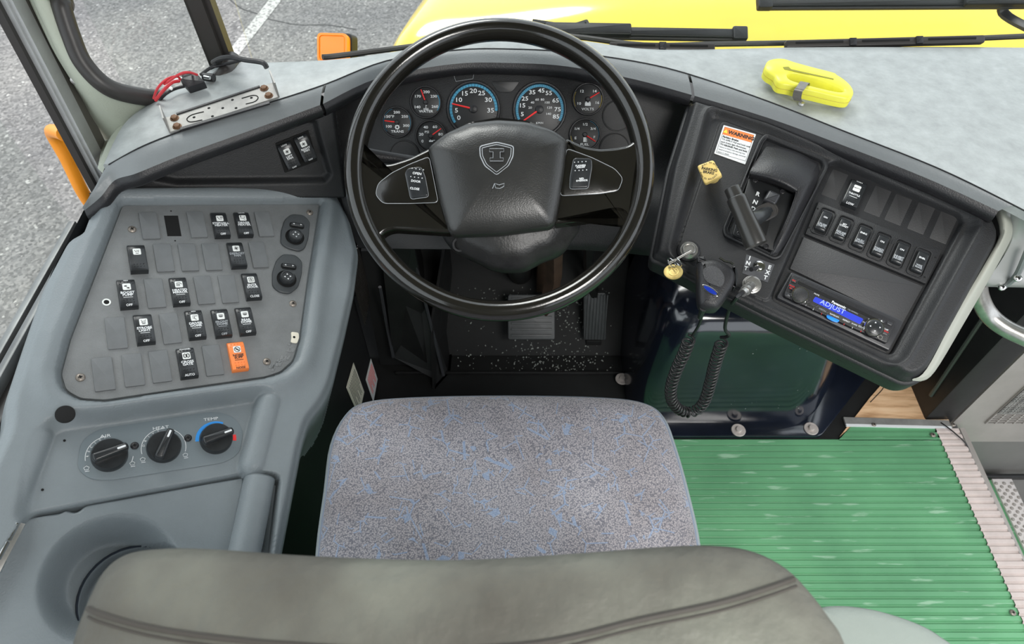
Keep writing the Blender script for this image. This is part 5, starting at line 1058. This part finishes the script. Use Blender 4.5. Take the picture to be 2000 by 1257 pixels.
cp_ = [KF.at(1200 + x / 2.5, y / 2.5, h) for x, y, h in ((930, 425, .002), (934, 404, .010), (928, 402, .0135), (912, 425, .0140), (900, 440, .0125), (894, 458, .006), (892, 476, -.002), (898, 490, -.010))]
cc_ = cr(cp_, 5); wv = (KF.at(1600, 172) - KF.at(1540, 160)).normalized() * .0065; kk = len(cc_)
obj('clip_band', thick(([p - wv for p in cc_] + [p + wv for p in cc_], [(a, a + 1, a + 1 + kk, a + kk) for a in range(kk - 1)]), tuple(KF.N * -.0012)), m_clip, cl, smooth=60)
obj('clip_screw', lathe([(.005, 0), (.004, .003), (0, .0035)], 12), m_steel, cl, Fr(Z(1565, 203, .788), (0, 0, 1), (1, 0, 0)).M())

# =================================================================== ENGINE COVER, FOOTWELL
ec = thing('engine_cover', 'glossy black engine cover right of the footwell with bolted flange', 'engine cover', (.5, .8, 0))
def ecr(z, pts, n=4): return [Vector((x, y, z)) for x, y in rnd(pts, .06, 6)]
ecn = [Vector((0, 0, 0))]
def ring_at(z, xl, xr, yf, ryr=1.19, r1=.05, diag=.12):
    p = [(xl, ryr), (xl, yf + .0), (xr, yf), (xr + diag, yf + diag * 1.35), (xr + diag + .06, ryr)]
    q_ = []
    P_ = ccw(p)
    return [(x, y, z) for x, y in rnd(P_, [r1] * 5, 8)]
rsE = [ring_at(.004, .275, .700, .800, r1=.06), ring_at(.15, .285, .685, .812, r1=.065), ring_at(.27, .30, .665, .822, r1=.07), ring_at(.315, .308, .655, .828, r1=.075), ring_at(.345, .32, .64, .84, r1=.075), ring_at(.362, .338, .62, .862, r1=.07), ring_at(.368, .37, .58, .90, r1=.06), ring_at(.371, .43, .52, 1.0, r1=.03)]
obj('cover_shell', rings(rsE, False, True), m_gloss, ec, smooth=80)
fo = [(.24, .765), (.716, .765), (.90, .955), (.93, 1.18), (.80, 1.18), (.78, 1.0), (.69, .82), (.27, .82)]
obj('flange', xf(prism(rnd(fo, .012), .002, .012, .003), I4), m_gloss, ec, I4 @ Matrix.Translation((0, 0, 0)))
for (px, py) in ((1442, 840), (1584, 837), (1215, 740)):
    c = Z(px, py, .013); o_ = obj('bolt_washer', lathe([(.0165, 0), (.0165, .0018), (.0155, .0028), (.007, .0020), (.0068, .007), (.0058, .0085), (0, .009)], 30), mat('bolt_steel', (.52, .47, .44), .5, .3, var=.2, vscale=80) if px == 1442 else bpy.data.materials['bolt_steel'], ec, Matrix.Translation(c))
# white debris specks on the cover
spk = []
for i in range(90):
    px, py = random.uniform(1300, 1620), random.uniform(590, 800); y = .8; p = Yp(px, py, .8)
    if p.z < .33 and p.z > .02 and .30 < p.x < .66: yy = .8 + .022 * min(1, p.z / .27) ; spk.append(xf(lathe([(random.uniform(.0006, .0016), 0), (0, .0005)], 5), Fr(Yp(px, py, yy - .001 + .0), (0, -1, .05), (1, 0, 0)).M()))
if spk: s_ = obj('dust_specks', join(*spk), m_grit, ec, smooth=0); s_['kind'] = 'stuff'

# footwell
fw = thing('footwell_lining', 'black steel and rubber lining panels around the pedals', 'footwell lining', (-.1, 1.0, 0))
obj('toe_board', ([Vector((-.32, 1.0, .002)), Vector((.29, 1.0, .002)), Vector((.29, 1.19, .20)), Vector((-.32, 1.19, .20)), Vector((-.32, 1.0, -.0)), Vector((.29, 1.0, -.0)), Vector((.29, 1.195, .18)), Vector((-.32, 1.195, .18))], [(0, 1, 2, 3), (7, 6, 5, 4), (0, 4, 5, 1), (1, 5, 6, 2), (2, 6, 7, 3), (3, 7, 4, 0)]), m_footmat, fw, smooth=0)
# heater box left of the pedals: slanted panels
hb1 = [Z(705, 470, .45), Z(760, 470, .40), Z(850, 735, .05), Z(800, 765, .012), Z(768, 775, .012)]
obj('heater_box', rings([[Vector((-.33, .97, .004)), Vector((-.205, .97, .004)), Vector((-.205, 1.17, .004)), Vector((-.33, 1.17, .004))], [Vector((-.33, .99, .16)), Vector((-.22, .99, .16)), Vector((-.22, 1.17, .16)), Vector((-.33, 1.17, .16))], [Vector((-.33, 1.04, .34)), Vector((-.235, 1.04, .34)), Vector((-.235, 1.17, .36)), Vector((-.33, 1.17, .36))]], False, True), m_footmat, fw, smooth=10)
obj('side_bracket', thick(([Vector((-.195, .90, .004)), Vector((-.16, .95, .004)), Vector((-.155, 1.15, .004)), Vector((-.155, 1.15, .30)), Vector((-.19, .98, .17))], [(0, 1, 2, 3, 4)]), (.006, -.002, 0)), m_blackmetal, fw, smooth=0)
obj('slanted_panel', thick(([Z(742, 470, .42), Z(806, 470, .42), Z(832, 600, .20), Z(866, 733, .012), Z(842, 737, .012), Z(768, 697, .07)], [(0, 1, 2, 3, 4, 5)]), (0, .01, -.006)), m_blackmetal, fw, smooth=0)
for e_ in (((742, 560, .30), (756, 640, .16), (768, 697, .075)), ((812, 520, .34), (838, 620, .18), (866, 733, .016))): obj('panel_flange', tube([Z(*p) for p in e_], .004, 6), m_frame, fw)
obj('threshold_bar', box((-.01, .945, .006), (.56, .008, .008), .002), m_blackmetal, fw)
obj('vent_grille', join(*[box((-.327, .93 + i * .008, .30), (.002, .003, .16)) for i in range(12)]), m_seal, fw, smooth=0)
gt_ = []
for i in range(520):
    x = random.gauss(.1, .08); y = random.uniform(.95, 1.12)
    if random.random() < .25: x = random.uniform(-.15, .25)
    if x > .26 or x < -.14: continue
    z = .003 if y < 1.0 else .003 + (y - 1.0) * 1.04; r_ = random.uniform(.0007, .0030); gt_.append(xf(lathe([(r_, 0), (r_ * .8, r_ * .7), (0, r_)], 5), Matrix.Translation((x, y, z)) @ Matrix.Rotation(random.random() * 6, 4, 'Z') @ Matrix.Diagonal((1, .7, 1, 1))))
gg = obj('floor_grit', join(*gt_), m_grit, None, smooth=0); tag(gg, 'pale gravel grit scattered on the dark footwell floor', 'grit', None, 'stuff')
# pedals
def pedal(name, label, px0, px1, py0, py1, z0, z1, vertical, loc):
    t_ = thing(name, label, 'pedal', loc)
    a, b, c, d = Z(px0, py1, z0), Z(px1, py1, z0), Z(px1, py0, z1), Z(px0, py0, z1); fr_ = Fr(a, (b - a).cross(d - a), b - a); q_ = [((p - a).dot(fr_.X), (p - a).dot(fr_.Y)) for p in (a, b, c, d)]
    obj('pad', prism(rnd(q_, .006), -.012, 0, .003), m_pedal, t_, fr_.M()); w0 = q_[1][0]; h0_ = q_[3][1]
    n = 7
    for i in range(n):
        f = (i + .7) / (n + .4)
        obj('rib', prism(rect(w0 * .06, h0_ * .94, 0, w0 * f, h0_ / 2) if vertical else rect(w0 * .86, h0_ * .05, 0, w0 / 2, h0_ * f), -.001, .003, .001), m_pedal, t_, fr_.M())
    return t_
tp_ = pedal('brake_pedal', 'wide ribbed brake pedal under the steering wheel', 992, 1084, 575, 663, .10, .17, False, Z(1040, 650, .08)); obj('pedal_arm', tube([Z(1065, 610, .13), Z(1082, 540, .27), Z(1082, 480, .45)], .018, 4), m_brown, tp_)
tp_ = pedal('accelerator_pedal', 'narrow accelerator pedal with lengthwise ribs beside the engine cover', 1140, 1184, 572, 664, .06, .18, True, Z(1160, 660, .03)); obj('pedal_arm', tube([Z(1160, 575, .17), Z(1150, 520, .28), Z(1150, 480, .4)], .012, 6), m_blackmetal, tp_); obj('pedal_hinge', box(Z(1160, 662, .04) + Vector((0, .01, -.02)), (.04, .03, .035), .003), m_blackmetal, tp_)
obj('column_support', box((.09, 1.13, .30), (.06, .04, .36), .004), m_brown, fw, smooth=20)
obj('harness', tube(cr([Vector((.16, 1.12, .45)), Vector((.17, 1.10, .30)), Vector((.2, 1.13, .15)), Vector((.22, 1.15, .05))], 6), .008, 8), m_black, fw)

# =================================================================== FLOOR MAT, PLYWOOD, STEPWELL
fm = thing('floor_mat', 'green ribbed rubber floor mat beside the driver seat', 'floor mat', (.7, .4, 0))
y_f = Z(1400, 856, .004).y; pitch = .0155
V, F = [], []; y = y_f; prof = []
while y > -1.2: prof += [(y, .0005), (y - .0022, .0012), (y - .0036, .0050), (y - .0125, .0050), (y - .0140, .0012)]; y -= pitch
for (yy, z) in prof:
    k0 = Z(1829, 846, 0); k1 = Z(1998, 1220, 0); xr = k0.x + (k1.x - k0.x) * (yy - k0.y) / (k1.y - k0.y); V += [(-.36, yy, z), (xr, yy, z)]
F = [(2 * i, 2 * i + 1, 2 * i + 3, 2 * i + 2) for i in range(len(prof) - 1)]
obj('ribbed_rubber', (V, F), m_green, fm, smooth=30)
k0, k1 = Z(1640, 857, 0), Z(1662, 833, 0); V = []; prof = []; y = k1.y
while y > y_f: prof += [(y, .0005), (y - .0022, .0012), (y - .0036, .0050), (y - .0115, .0050), (y - .0125, .0012)]; y -= .0135
for (yy, z) in prof: V += [(k0.x + (k1.x - k0.x) * (yy - k0.y) / (k1.y - k0.y), yy, z), (Z(1829, 846, 0).x - (yy - k0.y) * .1, yy, z)]
obj('ribbed_corner', (V, [(2 * i, 2 * i + 1, 2 * i + 3, 2 * i + 2) for i in range(len(prof) - 1)]), m_green, fm, smooth=30)
s0, s1 = Z(1829, 846, 0), Z(1998, 1220, 0); e0, e1_ = Z(1864, 830, 0), Z(2000, 1106, 0)
st = thing('sill_strip', 'pinkish white ribbed edge strip along the right side of the green mat', 'edge strip', s0)
prof = []; y = s0.y + .012
while y > -1.2: prof += [(y, .004), (y - .003, .008), (y - .011, .008), (y - .0135, .004)]; y -= pitch
V = []
for (yy, z) in prof:
    xl = s0.x + (s1.x - s0.x) * (yy - s0.y) / (s1.y - s0.y); xr = e0.x + (e1_.x - e0.x) * (yy - e0.y) / (e1_.y - e0.y); V += [(xl - .002, yy, z), (xr, yy, z)]
obj('strip_body', (V, [(2 * i, 2 * i + 1, 2 * i + 3, 2 * i + 2) for i in range(len(prof) - 1)]), m_strip, st, smooth=30)
tt_ = []; yy = s0.y - .01
obj('nosing', ([Vector((e0.x, e0.y, .008)), Vector((e0.x + (e1_.x - e0.x) * 8, e0.y + (e1_.y - e0.y) * 8, .008)), Vector((e0.x + (e1_.x - e0.x) * 8 + .004, e0.y + (e1_.y - e0.y) * 8, -.03)), Vector((e0.x + .004, e0.y, -.03))], [(0, 1, 2, 3)]), m_white, st, smooth=0)
for (px, py) in ((1822, 849), (1978, 1196)): screw(st, Matrix.Translation(Z(px, py, .008)), m_ochre, .006)
bar = obj('metal_edge_bar', xf(box((0, 0, 0), (1, 1, 1)), I4), m_alu, None, None) if False else None
a, b = Z(1652, 827, .008), Z(1858, 832, .008); eb = obj('edge_bar', thick(([a, b, b + Vector((.0, .016, 0)), a + Vector((.0, .018, 0))], [(0, 1, 2, 3)]), (0, 0, -.006)), m_galv, None, smooth=0); tag(eb, 'grey metal edge bar between plywood and green mat', 'edge bar')
ew = obj('white_edge', thick(([a + Vector((0, -.006, .0)), b + Vector((0, -.006, 0)), b, a], [(0, 1, 2, 3)]), (0, 0, -.004)), m_white, eb, smooth=0)
for px in (1707, 1862): screw(eb, Matrix.Translation(Z(px, 829, .010)), m_ochre, .005)
pw = obj('plywood_patch', thick(([Z(1640, 852, .002), Z(1700, 775, .002), Z(1722, 750, .002), Z(1780, 742, .002), Z(1809, 822, .002), Z(1660, 835, .002)], [(0, 1, 2, 3, 4, 5)]), (0, 0, -.002)), m_wood, smooth=0); tag(pw, 'bare plywood patch on the floor beside the engine cover', 'plywood')
p2 = obj('plywood_patch', thick(([Z(1800, 800, .001), Z(1845, 798, .001), Z(1856, 828, .001), Z(1811, 826, .001)], [(0, 1, 2, 3)]), (0, 0, -.002)), m_wood, smooth=0); tag(p2, 'small strip of plywood between the patch and the black pillar', 'plywood')
pwl = obj('pen_mark', tube([Z(1700, 785, .0025), Z(1722, 762, .0025), Z(1726, 756, .0025)], .001, 4), m_print, pw)
wn = obj('loose_wire', tube(cr([Z(1838, 825, .012), Z(1848, 832, .018), Z(1868, 848, .02), Z(1888, 868, .012), Z(1898, 895, -.02)], 6), .0016, 6), m_black); tag(wn, 'thin loose black wire curling over the sill corner', 'wire')
# walls of the stepwell
yk = .815
bw = thing('wall_right', 'black painted pillar panel between dash and step', None, (.93, yk, 0), None, 'structure')
obj('pillar_panel', box((1.015, yk + .18, .29), (.07, .36, .62), .004), m_blackmetal, bw); obj('pillar_ridge', tube([Xp(1818, 772, .978), Xp(1925, 613, .978)], .005, 8), mat('ridge_green_black', (.05, .058, .05), .3), bw)
kp = thing('kick_panel', 'beige grey metal kick panel with a perforated grille beside the step', 'kick panel', (1.3, yk, -.3))
kx0 = Yp(1864, 829, yk).x
obj('panel_sheet', box((kx0 + .45, yk + .012, .24), (.9, .012, .72)), m_kick, kp, smooth=10)
obj('lower_sheet', box((kx0 + .45, yk + .018, -.40), (.92, .012, .57)), mat('kick_lower', (.20, .195, .185), .5, .3, var=.1, vscale=6), kp, smooth=10)
gx0, gx1 = Yp(1926, 829, yk).x, Yp(2080, 829, yk).x; gz0 = Yp(1926, 829, yk).z; gz1 = Yp(1990, 730, yk).z
obj('grille_back', box(((gx0 + gx1) / 2, yk + .0065, (gz0 + gz1) / 2), (gx1 - gx0, .003, gz1 - gz0)), m_dark, kp, smooth=0)
nzr = int((gz1 - gz0) / .009); nxr = int((gx1 - gx0) / .022)
obj('grille_bars', join(*[box(((gx0 + gx1) / 2, yk + .004, gz0 + .009 * i), (gx1 - gx0, .003, .0032)) for i in range(nzr + 1)]), m_kick, kp, smooth=0)
obj('grille_uprights', join(*[box((gx0 + .022 * i, yk + .0035, (gz0 + gz1) / 2), (.0035, .004, gz1 - gz0)) for i in range(nxr + 1)]), m_kick, kp, smooth=0)
obj('wire_mesh', join(*[box((gx0 + .0075 * i, yk + .0025, (gz0 + gz1) / 2 + .025), (.0028, .002, gz1 - gz0 - .05)) for i in range(int((gx1 - gx0) / .0075))], *[box(((gx0 + gx1) / 2, yk + .0022, gz0 + .05 + .0075 * i), (gx1 - gx0, .002, .0022)) for i in range(int((gz1 - gz0 - .05) / .0075))]), m_galv, kp, smooth=0)
for (px, py) in ((1928, 728), (1881, 850)): screw(kp, Fr(Yp(px, py, yk + .005), (0, -1, 0), (1, 0, 0)).M(), m_ochre, .006)
zs = -.30
sp = thing('entry_step', 'lower entry step with studded white tread and green stripe', 'step', (1.4, .5, zs))
a_, b_, c_, d_ = Z(1916, 930, zs), Z(1975, 936, zs), Z(2000, 1130, zs), Z(2000, 985, zs)
xl0 = Z(1934, 932, zs).x; xr0 = Z(1974, 935, zs).x
obj('step_tread', box(((1.06 + xr0) / 2, .1, zs - .03), (xr0 - 1.06, 1.42, .056)), m_green, sp, smooth=0)
obj('step_face', box((xr0 - .01, .1, zs - .19), (.01, 1.42, .26)), m_kick, sp, smooth=0)
obj('lower_tread', box((xr0 + .2, .1, zs - .33), (.42, 1.42, .02)), m_kick, sp, smooth=0); wd = xr0 - xl0; yt = yk - .006
obj('white_nosing', box((xl0 + wd / 2, yt - .7, zs + .001), (wd, 1.4, .006), .001), mat('tread_white', (.72, .68, .66), .5), sp)
me_st = mesh('stud', lathe([(.0048, 0), (.004, .0025), (0, .003)], 8), m_kick, 40)
for i in range(5):
    for j in range(26): put(bpy.data.objects.new('stud', me_st), sp, Matrix.Translation((xl0 + wd * (i + .5) / 5, yt - .02 - j * .02 - (.01 if i % 2 else 0), zs + .004)))
obj('step_riser', box((kx0 + .02, .1, -.16), (.012, 1.42, .26)), m_kick, sp, smooth=0)
obj('step_back_trim', box((xl0 + .06, yt - .002, zs + .008), (.22, .010, .018), .002), m_blackmetal, sp)

# =================================================================== DRIVER SEAT
st_ = thing('driver_seat', 'driver seat with blue patterned grey cushion and taupe vinyl backrest', 'seat', (0, .3, 0))
zc = .50
def cush_ring(z, k, grow=0):
    base = [(638, 858), (668, 799), (708, 773), (800, 763), (990, 759), (1180, 763), (1264, 775), (1303, 804), (1327, 863), (1352, 950), (1376, 1060), (1385, 1200), (1390, 1400), (990, 1440), (600, 1400), (602, 1200), (610, 1060), (625, 950)]
    P_ = [Z(x, y, zc) for x, y in base]; c = Vector((0, .4, zc))
    q_ = cr([(p.x, p.y, 0) for p in P_], 4, True); xy = ccw([(v.x, v.y) for v in q_]); xy = inset(xy, k); return [(x, y, z) for x, y in xy]
rr_ = [cush_ring(zc - .11, .02), cush_ring(zc - .09, .004), cush_ring(zc - .04, 0), cush_ring(zc - .018, .001)]
obj('cushion_border', rings(rr_ + [cush_ring(zc - .010, .010)], True, False), m_seatside, st_, smooth=70)
tr_ = [cush_ring(zc - .014, .006), cush_ring(zc - .004, .011), cush_ring(zc + .004, .022)]
_b = tr_[-1]; _cx = sum(p[0] for p in _b) / len(_b); _cy = sum(p[1] for p in _b) / len(_b)
for _k, _h in ((.9, .0095), (.78, .0095), (.6, .007), (.4, .004), (.2, .0025), (.03, .002)): tr_.append([(_cx + (x - _cx) * _k, _cy + (y - _cy) * _k, zc + _h) for x, y, _z in _b])
obj('seat_cushion', rings(tr_, False, True), m_seat, st_, smooth=80)
pr_ = cush_ring(zc - .012, .0085); obj('cushion_piping', tube(pr_, .0028, 6, True), mat('piping_blue', (.16, .19, .25), .6), st_)
obj('seat_pedestal', rings([[(x, y, .004) for x, y in rect(.36, .34, .02, .0, .30)], [(x, y, zc - .10) for x, y in rect(.40, .40, .02, .0, .32)]], True, True), m_skin, st_, smooth=30)
# backrest: thick slab seen from above
BP = [(125, 1420), (150, 1290), (166, 1230), (190, 1170), (216, 1122), (256, 1090), (320, 1078), (420, 1078), (620, 1092), (870, 1100), (1080, 1090), (1300, 1073), (1400, 1072), (1470, 1085), (1530, 1118), (1575, 1165), (1612, 1215), (1640, 1262), (1690, 1420)]
bpz = [Z(x, y, .94) for x, y in BP]; bxy = [(p.x, p.y, 0) for p in bpz] + [(.22, -.03, 0), (.12, -.045, 0), (0, -.05, 0), (-.12, -.045, 0), (-.25, -.03, 0)]
bxy = ccw([(v.x, v.y) for v in cr(bxy, 4, True)]); _bx = sum(p[0] for p in bxy) / len(bxy); _by = sum(p[1] for p in bxy) / len(bxy)
def bring(z, kx, ky, oy=0): return [(_bx + (x - _bx) * kx, _by + (y - _by) * ky + oy, z) for x, y in bxy]
br = [bring(.44, .94, .8, .09), bring(.60, 1.0, .9, .07), bring(.75, 1.01, .96, .04), bring(.86, 1.01, 1.0, .012), bring(.915, 1.004, 1.0, .002), bring(.940, 1, 1), bring(.953, .99, .965), bring(.961, .97, .90), bring(.966, .93, .78), bring(.968, .85, .6), bring(.969, .6, .35), bring(.969, .1, .05)]
obj('backrest', rings(br, True, True), m_back, st_, smooth=80)
m_seam = mat('seam_brown', (.055, .048, .04), .7)
from mathutils.bvhtree import BVHTree
_vf = rings(br, True, True); _bv = BVHTree.FromPolygons([Vector(v) for v in _vf[0]], _vf[1])
def onback(px, py):
    d = ray(px, py).normalized(); h = _bv.ray_cast(CAM, d); return h[0] if h[0] is not None else None
for off, rr__ in ((0, .0019), (16, .0009)):
    sp_ = cr([(x, y + off, 0) for x, y in ((172, 1188), (200, 1200), (288, 1224), (400, 1242), (560, 1258), (800, 1270), (1050, 1256), (1250, 1210), (1400, 1178), (1500, 1148), (1556, 1128))], 6); sq = [onback(p.x, p.y) for p in sp_]; sq = [q for q in sq if q is not None]
    obj('backrest_seam', tube(sq, rr__, 6), m_seam, st_)
AF = Fr(Z(1740, 1235, .62), (0, -.1, 1), (1, 0, 0))
ar_ = [Z(x, y, .62) for x, y in ((1580, 1200), (1600, 1180), (1650, 1176), (1720, 1186), (1800, 1212), (1850, 1240), (1880, 1275), (1880, 1400), (1560, 1400))]
ax_ = ccw([(v.x, v.y) for v in cr([(p.x, p.y, 0) for p in ar_], 4, True)])
_ax = sum(p[0] for p in ax_) / len(ax_); _ay = sum(p[1] for p in ax_) / len(ax_)
obj('armrest', rings([[(_ax + (x - _ax) * k, _ay + (y - _ay) * k, z) for x, y in ax_] for k, z in ((.85, .53), (1, .56), (1, .60), (.95, .613), (.85, .619), (.6, .622), (.1, .623))], True, True), m_armgrey, st_, smooth=70, label='pale grey green padded armrest')
obj('armrest_bracket', tube([(.40, .05, .56), (.24, .12, .50)], .015, 10), m_blackmetal, st_)
obj('back_link', box((0, .2, .42), (.3, .05, .12), .01), m_blackmetal, st_)
